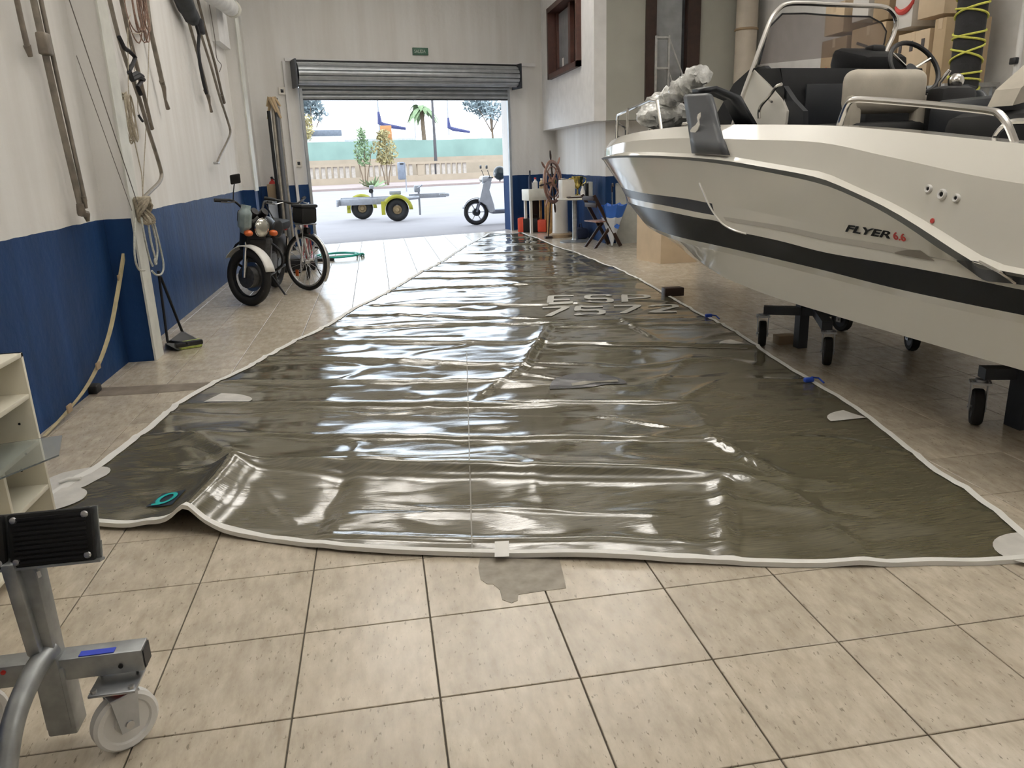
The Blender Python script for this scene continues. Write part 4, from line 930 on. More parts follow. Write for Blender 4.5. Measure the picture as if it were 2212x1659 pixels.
# ================================================================== WHITE SHELF UNIT
sx1, sx0, sy1, sy0, stp = -1.43, -1.75, 3.27, 2.05, .79
sh = thing('shelf_unit', ((sx0+sx1)/2, (sy0+sy1)/2, 0), 'low cream-white shelf unit beside the blue wall', 'shelf'); so = V(((sx0+sx1)/2, (sy0+sy1)/2, 0))
def S_(): return MB().at(so)
ym = (sy0+sy1)/2; dpt = sx1-sx0; xm = (sx0+sx1)/2
S_().rbox((xm, sy1-.009, stp/2), (dpt, .018, stp), .002).build('side_panel', 'shelf_white', sh); S_().rbox((xm, sy0+.009, stp/2), (dpt, .018, stp), .002).build('side_panel', 'shelf_white', sh)
S_().rbox((xm, ym, stp-.009), (dpt, sy1-sy0, .018), .002).build('top_board', 'shelf_white', sh)
S_().box((sx0+.004, ym, stp/2), (.008, sy1-sy0-.02, stp-.02)).build('back_panel', 'shelf_white', sh)
for z_ in (.613, .415, .222, .06): S_().rbox((xm+.004, ym, z_), (dpt-.012, sy1-sy0-.036, .020), .002).build('shelf_board', 'shelf_white', sh)
S_().rbox((xm+.004, 2.93, .32), (dpt-.012, .018, .18), .002).build('divider', 'shelf_white', sh); S_().rbox((xm+.004, 2.45, .51), (dpt-.012, .018, .18), .002).build('divider', 'shelf_white', sh)
for q in ((-1.49, .50), (-1.52, .30)): S_().cyl((q[0], sy1-.019, q[1]), (q[0], sy1-.021, q[1]), .005, n=8).build('peg_hole', 'black_plastic', sh)
ac = [FZ(135, 943, .43), FZ(128, 985, .43), V((-1.46, 2.70, .43)), V((-1.60, 2.75, .43)), V((-1.60, 3.20, .43))]
o = MB().poly3(ac, (0, 0, .006)).build('acrylic_sheet', 'acrylic', None, 0); tag(o, 'clear acrylic sheet sticking out of the cream shelf unit', 'sheet')

# ================================================================== THINGS ON AND BY THE LEFT WALL
XW = -1.985
def wt(pts, X=XW): return [PX(x, y, X) for x, y in pts]
def hang(name, label, cat, base, parts, group=None):
    t = thing(name, base, label, cat, group)
    for nm, mb, m in parts: mb.build(nm, m, t, 50)
    return t
def hm(base): return MB().at(base)
b = PX(65, 122, XW)
hang('hanging_tube', 'short brown tube hanging alone highest on the left wall', 'tube', b, [('tube', hm(b).tube(wt([(28, -40), (45, 40), (60, 105)]), .016, 10), 'tube_brown'), ('end_fitting', hm(b).cyl(PX(58, 98, XW), PX(66, 122, XW), .022, .014, 10), 'tube_brown')], 'tubes hung along the left wall')
b = PX(188, 476, XW)
hang('hanging_tube', 'longest grey-brown tube hanging nearest on the left wall with hooked end fitting', 'tube', b, [('tube', hm(b).tube(wt([(66, -30), (92, 90), (130, 260), (178, 462)]), .021, 12), 'tube_grey'),
     ('bracket', hm(b).rbox(PX(96, 95, XW+.02), (.06, .10, .13), .01), 'tube_brown'), ('end_fitting', hm(b).tube(wt([(172, 440), (176, 460), (186, 462), (190, 478)], XW+.01), [.024, .03, .026, .012], 8), 'tube_brown')], 'tubes hung along the left wall')
b = PX(190, 440, XW)
hang('hanging_tube', 'thin grey tube hanging beside the longest tube on the left wall', 'tube', b, [('tube', hm(b).tube(wt([(82, -30), (105, 80), (145, 260), (184, 435)], XW+.03), .014, 10), 'tube_grey'), ('end_fitting', hm(b).cyl(PX(180, 425, XW+.03), PX(186, 450, XW+.03), .02, .012, 8), 'tube_brown')], 'tubes hung along the left wall')
XP = -1.80   # in front of the near pillar
b = PX(300, 445, XP)
hang('wire_stay', 'thin steel wire running diagonally across the near pillar', 'wire', b, [('wire', hm(b).tube([PX(143, -20, -1.81), PX(300, 448, XP)], .0035, 6), 'wire')])
b = PX(285, 455, XP)
hang('wire_stay', 'second thinner wire ending behind the rope knot on the near pillar', 'wire', b, [('wire', hm(b).tube([PX(165, 120, -1.82), PX(285, 455, XP)], .0025, 6), 'wire')])
# strapped pair with the bent lower end
b = PX(310, 432, -1.93)
hang('bent_tube', 'tube with a bent hooked lower end strapped in black near the pillar', 'tube', b, [
  ('tube', hm(b).tube(smooth_path(wt([(232, -20), (262, 100), (300, 210), (322, 285)], -1.93), 4)+smooth_path(wt([(322, 285), (335, 325), (346, 362), (349, 380), (343, 395), (326, 412), (308, 430)], -1.93), 4)[1:], .017, 10), 'tube_grey'),
  ('strap', hm(b).tube(wt([(257, 80), (268, 103), (282, 113), (292, 124), (287, 138), (279, 153), (283, 165), (296, 158), (308, 165), (306, 175), (297, 188), (304, 204)], -1.90), .018, 6), 'strap_black'),
  ('strap', hm(b).tube(wt([(279, 155), (285, 172), (300, 165), (310, 172)], -1.89), .02, 6), 'strap_black')], 'tubes hung along the left wall')
b = PX(327, 272, -1.95)
hang('hanging_tube', 'straight tube strapped beside the bent tube near the pillar', 'tube', b, [('tube', hm(b).tube(wt([(258, -20), (275, 60), (300, 160), (318, 235), (327, 272)], -1.95), .017, 10), 'tube_brown'), ('end_fitting', hm(b).cyl(PX(322, 262, -1.95), PX(328, 278, -1.95), .022, n=8), 'tube_brown')], 'tubes hung along the left wall')
b = PX(280, 295, -1.90)
cp = []
for i in range(60):
    a = i*.9; c = PX(278+5*sin(i*.37), 255, -1.90); cp.append(c+V((.03*sin(a*.5), .085*cos(a)*(1+.4*sin(i*.7)), .20*sin(a)*(1-.25*(i % 4)/4))))
hang('rope_hank', 'hank of thin beige rope hanging on the pillar edge', 'rope', b, [('coil', hm(b).tube(smooth_path(cp, 3), .006, 5), 'rope'), ('hanger', hm(b).tube(wt([(276, 60), (277, 150), (278, 215)], -1.90), .004, 5), 'rope'), ('tail', hm(b).tube(wt([(286, 285), (296, 330), (306, 375), (309, 425)], -1.90), .005, 5), 'rope')])
b = PX(300, 258, -1.95)
hang('rope_tail', 'short thin cord hanging between the tubes with a dark tip', 'cord', b, [('cord', hm(b).tube(wt([(275, 40), (290, 140), (297, 210), (298, 240), (305, 258)], -1.95), .004, 5), 'rope'), ('tip', hm(b).cyl(PX(300, 250, -1.95), PX(308, 262, -1.95), .012, n=6), 'strap_black')])
b = PX(310, 425, -1.96)
hang('hanging_line', 'long thin line hanging straight down to the knot on the pillar', 'cord', b, [('line', hm(b).tube(wt([(322, -10), (322, 90), (318, 230), (312, 340), (308, 425)], -1.96), .004, 5), 'rope')])
# coil of shroud wires with tubes below
b = PX(360, 235, -1.97); cp = []
for i in range(70):
    a = i*.8; c = PX(300+22*noise.noise(V((i*.13, 0, 0))), 18, -1.97); cp.append(c+V((.03*sin(i*.31), .16*cos(a)*(1+.3*sin(i*.21)), .24*sin(a)*(1+.25*cos(i*.4)))))
hang('wire_coil', 'tangled coil of pinkish wire and cord hanging at the top of the left wall', 'wire', b, [('coil', hm(b).tube(smooth_path(cp, 3), .006, 5), 'rope_red'), ('loop', hm(b).tube(smooth_path(wt([(282, 30), (276, 60), (290, 73), (310, 68), (318, 50)], -1.96), 4), .004, 5), 'rope'), ('pendant', hm(b).tube(wt([(306, 30), (310, 60), (312, 88)], -1.96), .006, 5), 'wire')])
b = PX(363, 236, -1.97)
hang('hanging_tube', 'tube hanging right of the wire coil ending in a small clevis', 'tube', b, [('tube', hm(b).tube(wt([(315, -10), (326, 70), (342, 140), (352, 185)], -1.97), .022, 10), 'tube_grey'), ('end_fitting', hm(b).tube(wt([(349, 175), (354, 190), (357, 215), (363, 235)], -1.97), [.026, .022, .013, .022], 8), 'tube_brown')], 'tubes hung along the left wall')
# dark bundle and last group of tubes
b = PX(412, 46, -1.93)
hang('spinnaker_bag', 'dark grey rolled bag hanging from the top of the left wall', 'bag', b, [('bag', hm(b).tube(smooth_path(wt([(380, -40), (398, 5), (412, 32), (420, 48)], -1.93), 4), [.10]*6+[.09]*4+[.06]*2+[.03], 10), 'bag_grey'), ('strap', hm(b).tube(wt([(420, 40), (430, 75), (428, 105), (432, 140), (440, 180), (446, 202)], -1.92), .02, 6), 'strap_black'), ('buckle', hm(b).rbox(PX(434, 57, -1.92), (.06, .16, .17), .02), 'strap_black')])
b = PX(456, 242, -1.97)
hang('hanging_tube', 'thin tube under the dark bag ending in a hooked fitting', 'tube', b, [('tube', hm(b).tube(wt([(400, 20), (420, 90), (440, 165), (450, 205)], -1.97), .018, 8), 'tube_grey'), ('end_fitting', hm(b).tube(wt([(443, 195), (450, 208), (453, 225), (457, 242)], -1.97), [.024, .026, .014, .02], 8), 'tube_brown')], 'tubes hung along the left wall')
b = PX(470, 352, -1.95)
hang('bent_tube', 'bent tube hanging between the dark bag and the far pillar', 'tube', b, [('tube', hm(b).tube(smooth_path(wt([(410, -20), (430, 60), (455, 140), (475, 210), (485, 240), (496, 275), (497, 290), (490, 308), (478, 332), (470, 350)], -1.95), 4), .017, 8), 'tube_grey'), ('foot', hm(b).rbox(PX(468, 352, -1.95), (.06, .12, .03), .008), 'alu')], 'tubes hung along the left wall')
b = PX(482, 220, -1.93)
hang('hanging_tube', 'straight tube hanging beside the bent tube near the far pillar', 'tube', b, [('tube', hm(b).tube(wt([(425, -10), (445, 70), (465, 140), (482, 215)], -1.93), .017, 8), 'tube_brown'), ('end_fitting', hm(b).cyl(PX(479, 205, -1.93), PX(484, 222, -1.93), .024, n=8), 'tube_brown')], 'tubes hung along the left wall')
b = PX(470, 128, -1.98)
hang('tube_cable', 'thin dark cable dangling below the white PVC tube', 'cable', b, [('cable', hm(b).tube(smooth_path(wt([(452, 10), (458, 45), (465, 90), (468, 125), (478, 140), (474, 155)], -1.98), 4), .006, 5), 'wire')])
b = PX(480, 15, -1.7)
hang('pvc_tube', 'white PVC tube hanging at the top beside the far pillar', 'lamp', b, [('housing', hm(b).cyl(PX(430, -30, -1.85), PX(500, 18, -1.80), .11, n=20), 'lamp_white'), ('end_cap', hm(b).cyl(PX(498, 17, -1.802), PX(503, 20, -1.80), .118, n=20), 'cabinet_white')])  # plain white PVC tube, gives no light
# rope knot and loops on the near pillar
b = PX(320, 590, XP+.03); parts = []
kb = PX(312, 455, XP+.02); cp = [kb+V((.05*sin(i*1.7), .07*cos(i*1.3), .10*sin(i*.9))) for i in range(40)]
parts.append(('knot', hm(b).tube(smooth_path(cp, 3), .011, 6), 'rope'))
for q in ([(292, 470), (290, 520), (292, 560), (300, 582), (312, 584)], [(330, 470), (345, 530), (353, 570), (350, 590), (338, 594), (328, 585)], [(318, 465), (326, 520), (335, 555), (337, 565)], [(305, 470), (312, 510), (322, 555), (330, 575)], [(322, 465), (334, 505), (340, 540), (338, 562)]):
    parts.append(('loop', hm(b).tube(smooth_path(wt(q, XP+.03), 4), .008, 6), 'rope_pale'))
parts.append(('eye', hm(b).ring(PX(336, 565, XP+.03), (1, 0, 0), .022, .008, 14, 6), 'rope_pale'))
hang('rope_bundle', 'pale rope knotted round the near pillar with loops hanging below', 'rope', b, parts)
# bent batten leaning on the wall
bp = [PX(*q, X) for q, X in (((96, 934), -2.0), ((130, 905), -2.0), ((180, 845), -1.985), ((213, 785), -1.98), ((237, 715), -1.975), ((252, 640), -1.97), ((262, 580), -1.96), ((270, 528), -1.95))]
bp[0].z = .012
pth = smooth_path(bp, 6); mb = MB(); rows_ = [[], [], [], [], []]
for p in pth:
    for r, (dx, dy) in zip(rows_, ((-.008, -.025), (.012, -.025), (.012, .025), (-.008, .025), (-.008, -.025))): r.append(p+V((dx, dy*.9, 0)))
mb.grid(rows_); mb.add([rows_[i][0] for i in range(4)], [(0, 1, 2, 3)]); mb.add([rows_[i][-1] for i in range(4)], [(0, 1, 2, 3)])
b = bp[0]; t = thing('wooden_batten', b, 'bowed pale wooden batten leaning against the blue wall', 'batten')
for i, v in enumerate(mb.v): mb.v[i] = v-V(b)
mb.build('batten', 'pale_wood', t, 40)
for q in ((258, 600), (212, 790), (150, 882)): MB().at(b).rbox(PX(*q, -1.965), (.012, .07, .05), .004).build('tape_band', 'cardboard_dark', t)
k_ = FZ(200, 850); o = MB().rbox((k_.x+.01, k_.y+.02, .03), (.07, .10, .06), .015).build('wall_block', 'rubber'); tag(o, 'small dark block at the wall foot beside the wooden batten', 'block')
k_ = FZ(270, 785); o = MB().rbox((k_.x-.02, k_.y+.03, .035), (.06, .09, .07), .02).build('wood_offcut', 'wood_orange'); tag(o, 'small brown offcut lying at the foot of the near pillar', 'offcut')
# dustpan and brush with long handles
d0 = FZ(395, 738); t = thing('dustpan', d0, 'black long-handled dustpan standing behind the near pillar', 'dustpan')
MB().at(d0).add([FZ(357, 742), FZ(385, 757), FZ(432, 735), FZ(398, 716), FZ(357, 742, .07), FZ(385, 757, .012), FZ(432, 735, .012), FZ(392, 716, .11)], [(0, 3, 2, 1), (4, 7, 3, 0), (7, 6, 2, 3), (5, 4, 0, 1), (1, 2, 6, 5), (4, 5, 7), (7, 5, 6)]).build('pan', 'black_plastic', t, 20)
hp = FZ(395, 720, .08); MB().at(d0).tube([hp, PX(347, 598, -1.80)], .012, 8).build('handle', 'black_plastic', t)
t = thing('broom', FZ(412, 752), 'green-bristled broom standing in the black dustpan', 'broom'); bb = V(FZ(412, 752))
MB().at(bb).tube([FZ(362, 738, .09), PX(342, 585, -1.80)], .011, 8).build('handle', 'black_plastic', t)
MB().at(bb).rbox(FZ(408, 742, .08), (.22, .05, .04), .01, Matrix.Rotation(.5, 3, 'Z')).tube([FZ(408, 742, .09), FZ(372, 738, .08), FZ(362, 738, .09)], .012, 6).build('head', 'black_plastic', t)
MB().at(bb).rbox(FZ(408, 744, .034), (.21, .06, .066), .012, Matrix.Rotation(.5, 3, 'Z')).build('bristles', 'broom_green', t)

# ================================================================== MOTORCYCLE
def wheel_parts(t, tyre_m, rim_m, c, R, r, M4, spokes=0, solid=False, parts=('tyre', 'rim'), hub=.05, spm='bike_silver', w=.02, rimw=.012):
    mb = MB(); mb.M = M4; mb.ring(c, (1, 0, 0), R-r, r, 36, 10); o = mb.build(parts[0], tyre_m, t, 60)
    mb = MB(); mb.M = M4; mb.ring(c, (1, 0, 0), R-2*r-rimw*.4, rimw, 36, 8, 1.4); mb.build(parts[1], rim_m, o)
    mb = MB(); mb.M = M4; mb.cyl(V(c)-V((w*2, 0, 0)), V(c)+V((w*2, 0, 0)), hub, n=16); mb.build('hub', spm, o)
    for i in range(spokes):
        a = 2*pi*i/spokes; mb = MB(); mb.M = M4; d = V((0, cos(a), sin(a))); e = V((0, cos(a+.35*(-1)**i), sin(a+.35*(-1)**i)))
        mb.cyl(V(c)+V((w*1.5*(-1)**i, 0, 0))+e*hub*.8, V(c)+d*(R-2*r-rimw), .0035 if not solid else .012, n=5); mb.build('spoke', spm, o)
    return o
mt = thing('motorcycle', (-1.42, 9.45, 0), 'black motorcycle with white front mudguard parked against the blue wall', 'motorcycle'); mt.rotation_euler = (0, -.17, pi-.12)
I4 = Matrix.Identity(4); yf = .62
ST = Matrix.Translation((0, yf, 0))@Matrix.Rotation(1.02, 4, 'Z')@Matrix.Translation((0, -yf, 0))
ST2 = Matrix.Translation((-.15, -.03, 0))@ST
wheel_parts(mt, 'rubber', 'black_plastic', (0, yf, .315), .315, .048, ST, 0, hub=.12, spm='engine')
mb = MB(); mb.M = ST; mb.lathe([(.09, -.006), (.16, -.006), (.16, .006), (.09, .006)], (-.05, yf, .315), (1, 0, 0), 24); mb.build('brake_disc', 'steel_bolt', mt)
wheel_parts(mt, 'rubber', 'black_plastic', (0, -.65, .30), .30, .055, I4, 0, hub=.12, spm='engine')
def mo(name, m, f, steer=True, ang=40):
    mb = MB()
    if steer: mb.M = ST if steer == 2 else ST2
    f(mb); return mb.build(name, m, mt, ang)
for s in (-1, 1): mo('fork_leg', 'chrome', lambda b: b.tube([ST@V((s*.085, yf+.02, .315)), (ST@V((s*.085, yf-.09, .60))).lerp(ST2@V((s*.085, yf-.09, .60)), .5), ST2@V((s*.085, yf-.20, .92))], [.026, .024, .02], 10), False)
def fender(b):
    rows_ = []
    for i in range(15):
        a = radians(20+i*9.5); row = []
        for k in range(7):
            x = -.068+.136*k/6; rr = .355-.02*(abs(k-3)/3)**2; row.append(V((x, yf+cos(a)*rr, .315+sin(a)*rr)))
        rows_.append(row)
    b.grid(rows_)
fo = mo('front_mudguard', 'moto_white', fender, 2)
fo.modifiers.new('thick', 'SOLIDIFY').thickness = .006
mo('headlight_shell', 'black_plastic', lambda b: b.lathe([(0, -.12), (.06, -.11), (.095, -.03), (.1, 0)], (0, yf-.06, .86), (0, 1, 0), 22))
mo('headlight_lens', 'lens', lambda b: b.lathe([(.096, 0), (.08, .022), (.04, .034), (0, .036)], (0, yf-.06, .86), (0, 1, 0), 22))
mo('headlight_ring', 'chrome', lambda b: b.ring((0, yf-.06, .86), (0, 1, 0), .098, .007, 26, 6))
mo('front_cowl', 'black_plastic', lambda b: b.rbox((0, yf-.19, .74), (.30, .14, .34), .05).rbox((.12, yf-.22, .95), (.12, .10, .16), .04)); mo('radiator', 'engine', lambda b: b.rbox((0, .30, .56), (.30, .12, .34), .03), False); mo('side_panel', 'black_plastic', lambda b: b.rbox((0, -.25, .58), (.30, .42, .30), .06), False)
mo('instruments', 'black_plastic', lambda b: b.cyl((-.07, yf-.16, .97), (-.07, yf-.10, 1.03), .045, n=14).cyl((.07, yf-.16, .97), (.07, yf-.10, 1.03), .045, n=14))
mo('yoke', 'black_plastic', lambda b: b.rbox((0, yf-.17, .86), (.24, .07, .05), .015).rbox((0, yf-.14, .70), (.24, .07, .05), .015))
mo('handlebar', 'black_plastic', lambda b: b.tube(smooth_path([(-.38, yf-.34, 1.10), (-.22, yf-.27, 1.11), (-.12, yf-.20, 1.02), (0, yf-.19, .98), (.12, yf-.20, 1.02), (.22, yf-.27, 1.11), (.38, yf-.34, 1.10)], 4), .013, 8))
for s in (-1, 1):
    mo('grip', 'rubber', lambda b: b.tube([(s*.28, yf-.295, 1.105), (s*.40, yf-.35, 1.10)], .019, 8))
    mo('lever', 'engine', lambda b: b.tube([(s*.22, yf-.25, 1.10), (s*.30, yf-.23, 1.095), (s*.38, yf-.27, 1.09)], .007, 6))
    mo('indicator', 'amber', lambda b: b.sphere((s*.18, yf-.07, .80), (.05, .05, .035), 12, 8)); mo('indicator_stalk', 'black_plastic', lambda b: b.tube([(s*.09, yf-.14, .80), (s*.15, yf-.08, .80)], .01, 6))
mo('mirror', 'black_plastic', lambda b: b.rbox((.25, yf-.22, 1.34), (.13, .025, .10), .02, Matrix.Rotation(.2, 3, 'Y'))); mo('mirror_stalk', 'black_plastic', lambda b: b.tube(smooth_path([(.22, yf-.27, 1.11), (.23, yf-.26, 1.20), (.25, yf-.23, 1.31)], 4), .006, 6))
mo('mirror', 'dark_trim', lambda b: b.sphere((-.25, yf-.08, .84), (.085, .02, .10), 16, 10)); mo('mirror_stalk', 'black_plastic', lambda b: b.tube([(-.22, yf-.27, 1.11), (-.25, yf-.14, .93)], .006, 6))
mo('leg_shield', 'moto_plastic', lambda b: b.tube(smooth_path([(.20, yf-.10, 1.09), (.21, yf-.10, .98), (.19, yf-.12, .86), (.17, yf-.14, .80)], 4), [.05]*3+[.07]*6+[.05]*3+[.03], 8))
mo('fuel_tank', 'black_plastic', lambda b: b.sphere((0, .16, .82), (.15, .30, .13), 18, 12), False)
mo('seat', 'seat_black', lambda b: b.rbox((0, -.36, .80), (.26, .72, .11), .04), False)
mo('engine', 'engine', lambda b: b.rbox((0, .03, .40), (.26, .36, .28), .04).cyl((0, .16, .45), (0, .28, .66), .10, n=14), False)
mo('crash_bar', 'black_plastic', lambda b: b.tube(smooth_path([(-.05, .30, .72), (-.24, .30, .60), (-.26, .26, .42), (-.08, .24, .30)], 4), .014, 6).tube(smooth_path([(.05, .30, .72), (.24, .30, .60), (.26, .26, .42), (.08, .24, .30)], 4), .014, 6), False)
mo('frame', 'black_plastic', lambda b: b.tube([(0, .40, .80), (0, .30, .35), (0, -.15, .28), (0, -.30, .70), (0, -.80, .74)], .022, 8).tube([(.1, -.15, .30), (.1, -.65, .30)], .02, 6).tube([(-.1, -.15, .30), (-.1, -.65, .30)], .02, 6), False)
mo('exhaust', 'chrome', lambda b: b.tube(smooth_path([(.09, .28, .52), (.12, .36, .35), (.13, .2, .22), (.14, -.4, .24), (.14, -.85, .34)], 4), [.022]*10+[.035]*7, 8), False)
mo('kickstand', 'black_plastic', lambda b: b.tube([(-.10, .0, .25), (-.26, -.02, .045), (-.31, .02, .04)], .012, 6), False)
mo('rear_shock', 'chrome', lambda b: b.tube([(.13, -.5, .66), (.12, -.62, .33)], .025, 8).tube([(-.13, -.5, .66), (-.12, -.62, .33)], .025, 8), False)
mo('tail_light', 'red_plastic', lambda b: b.rbox((0, -.86, .74), (.12, .06, .08), .02), False)
mo('rear_mudguard', 'black_plastic', lambda b: b.lathe([(.345, -.07), (.36, 0), (.345, .07)], (0, -.65, .30), (1, 0, 0), 14, 1.4, 3.6), False).modifiers.new('t', 'SOLIDIFY').thickness = .008

# ================================================================== BICYCLE
bk_ = thing('bicycle', (-.95, 10.2, 0), 'red and white bicycle with black handlebar bag beside the motorcycle', 'bicycle'); bk_.rotation_euler = (0, -.07, pi+.06)
byf = .52; BS = Matrix.Translation((0, byf, 0))@Matrix.Rotation(.80, 4, 'Z')@Matrix.Translation((0, -byf, 0))
wheel_parts(bk_, 'rubber', 'bike_silver', (0, byf, .345), .345, .024, BS, 18, hub=.022, w=.018)
wheel_parts(bk_, 'rubber', 'bike_silver', (0, -.53, .345), .345, .024, I4, 18, hub=.03, w=.02)
def bo(name, m, f, steer=True, ang=40):
    mb = MB()
    if steer: mb.M = BS
    f(mb); return mb.build(name, m, bk_, ang)
for s in (-1, 1): bo('fork_blade', 'bike_white', lambda b: b.tube(smooth_path([(s*.055, byf, .345), (s*.055, byf-.045, .50), (s*.05, byf-.10, .68), (s*.03, byf-.12, .74)], 4), [.011]*5+[.016]*8, 8))
bo('steerer', 'bike_white', lambda b: b.tube([(0, byf-.12, .72), (0, byf-.18, .95), (0, byf-.17, 1.02)], .02, 8))
bo('handlebar', 'black_plastic', lambda b: b.tube(smooth_path([(-.30, byf-.30, 1.08), (-.15, byf-.20, 1.05), (0, byf-.16, 1.02), (.15, byf-.20, 1.05), (.30, byf-.30, 1.08)], 4), .013, 8))
for s in (-1, 1):
    bo('grip', 'rubber', lambda b: b.tube([(s*.22, byf-.25, 1.065), (s*.32, byf-.315, 1.085)], .019, 8)); bo('brake_lever', 'bike_silver', lambda b: b.tube([(s*.16, byf-.18, 1.04), (s*.25, byf-.19, 1.02), (s*.31, byf-.24, 1.02)], .006, 6))
bo('handlebar_bag', 'seat_black', lambda b: b.rbox((0, byf+.0, .90), (.25, .17, .19), .03)); bo('bag_lid', 'dark_trim', lambda b: b.rbox((0, byf+.0, 1.005), (.27, .19, .04), .02)); bo('bag_rack', 'bike_silver', lambda b: b.tube([(-.1, byf+.07, .80), (-.1, byf+.02, .345)], .006, 6).tube([(.1, byf+.07, .80), (.1, byf+.02, .345)], .006, 6).box((0, byf+.0, .795), (.22, .16, .01)))
bo('head_lamp', 'black_plastic', lambda b: b.cyl((0, byf-.02, .72), (0, byf+.06, .72), .035, n=12)); bo('mudguard', 'bike_silver', lambda b: b.lathe([(.365, -.025), (.373, 0), (.365, .025)], (0, byf, .345), (1, 0, 0), 14, -.6, 1.2)).modifiers.new('t', 'SOLIDIFY').thickness = .004
bo('reflector', 'amber', lambda b: b.rbox((.02, byf-.14, .20), (.01, .05, .08), .004))
bo('down_tube', 'bike_red', lambda b: b.tube([(0, byf-.135, .78), (0, -.10, .30)], .02, 8), False); bo('top_tube', 'bike_red', lambda b: b.tube([(0, byf-.16, .88), (0, -.20, .62)], .017, 8), False)
bo('seat_tube', 'bike_red', lambda b: b.tube([(0, -.10, .30), (0, -.25, .82)], .018, 8), False)
bo('chain_stay', 'bike_red', lambda b: b.tube([(.05, -.12, .30), (.06, -.53, .345)], .01, 6).tube([(-.05, -.12, .30), (-.06, -.53, .345)], .01, 6).tube([(.05, -.53, .345), (.03, -.21, .68)], .009, 6).tube([(-.05, -.53, .345), (-.03, -.21, .68)], .009, 6), False)
bo('saddle', 'seat_black', lambda b: b.rbox((0, -.28, .86), (.17, .26, .07), .03), False); bo('crank', 'bike_silver', lambda b: b.cyl((-.07, -.1, .30), (.07, -.1, .30), .02, n=10).cyl((.055, -.1, .30), (.06, -.1, .30), .095, n=20).tube([(.08, -.1, .30), (.08, -.02, .15)], .01, 6).tube([(-.08, -.1, .30), (-.08, -.18, .45)], .01, 6), False)
bo('pedal', 'black_plastic', lambda b: b.rbox((.13, -.02, .15), (.09, .07, .025), .006), False); bo('pedal', 'black_plastic', lambda b: b.rbox((-.13, -.18, .45), (.09, .07, .025), .006), False)
bo('kickstand', 'black_plastic', lambda b: b.tube([(-.06, -.25, .28), (-.20, -.28, .012)], .008, 6), False); bo('rear_reflector', 'red_plastic', lambda b: b.rbox((0, -.80, .62), (.05, .03, .06), .01), False)

# ---- red crate, hose, pole bundle, cases in the far left corner
q = (-1.62, 12.4, 0); t = thing('tool_case', q, 'black flat case lying on the floor behind the bicycle', 'case'); MB().rbox((.30, -.6, .09), (.75, .5, .18), .03).build('case_body', 'black_plastic', t); MB().tube([(.2, -.86, .09), (.22, -.89, .10), (.38, -.89, .10), (.4, -.86, .09)], .012, 6).build('handle', 'rubber', t)
q = FZ(735, 556); t = thing('garden_hose', q, 'coil of green hose lying on the floor near the street door', 'hose')
cp = [V((.34*cos(i*.35)*(1+.18*sin(i*.13)), .42*sin(i*.35)*(1+.15*cos(i*.17)), .018+.010*(i % 18)/4)) for i in range(75)]
MB().tube(smooth_path(cp, 2), .014, 6).build('coil', 'hose_green', t, 60); MB().rbox((-.25, -.35, .025), (.35, .2, .05), .02).build('nozzle_grip', 'black_plastic', t)
pz = []
for i, (u0, u1, tp) in enumerate(((588, 612, 222), (595, 620, 212), (580, 606, 240), (601, 628, 232))):
    a = PY(u1, 470, 14.35+.05*i); a.z = 0; c = PY(u0, tp, 14.68+.03*i)
    b = a; o = thing('mast_pole', b, ('grey pole with the frayed brown top leaning in the left corner', 'tallest grey pole of the bundle leaning in the left corner', 'leftmost dark pole of the bundle leaning in the left corner', 'rightmost grey pole of the bundle leaning in the left corner')[i], 'pole', 'poles leaning in the far left corner')
    MB().at(b).tube([a, c], .03 if i != 1 else .04, 10).build('tube', ('tube_grey', 'wing_grey', 'black_plastic', 'tube_grey')[i], o)
    MB().at(b).cyl(a+V((0, 0, .0)), a+(c-a)*.04, .035, n=10).build('foot_plug', 'rubber', o)
    if i == 0:
        for k in range(7): MB().at(b).tube([c, c+V((.05*cos(k), .05*sin(k), .08)), c+V((.13*cos(k*1.3), .08*sin(k), -.06-.1*(k % 3)))], [.03, .035, .02], 6).build('frayed_cloth', 'cardboard', o)
q = PY(594, 442, 14.86); t = thing('fire_extinguisher', q, 'small red extinguisher hung on the corner wall behind the poles', 'extinguisher')
MB().lathe([(0, 0), (.07, 0), (.075, .02), (.075, .34), (.05, .40), (.025, .42), (.025, .45), (0, .45)], n=20).build('cylinder', 'red_plastic', t); MB().rbox((0, 0, .47), (.04, .12, .04), .012).build('valve', 'black_plastic', t); MB().tube([(.02, -.06, .46), (.10, -.08, .38), (.09, -.07, .15)], .01, 6).build('hose', 'rubber', t); MB().rbox((0, -.075, .2), (.07, .01, .16), .004).build('label_plate', 'paper_white', t); MB().box((0, .1, .3), (.06, .12, .04)).build('bracket', 'black_plastic', t)
q = V((-1.45, 14.55, 0)); t = thing('cardboard_carton', q, 'brown carton on a pale crate in the far left corner', 'box')
MB().rbox((-.3, .25, 1.02), (.3, .22, .28), .01).build('carton', 'cardboard_dark', t); MB().rbox((-.3, .25, .44), (.32, .24, .88), .01).build('crate', 'umbrella_white', t)
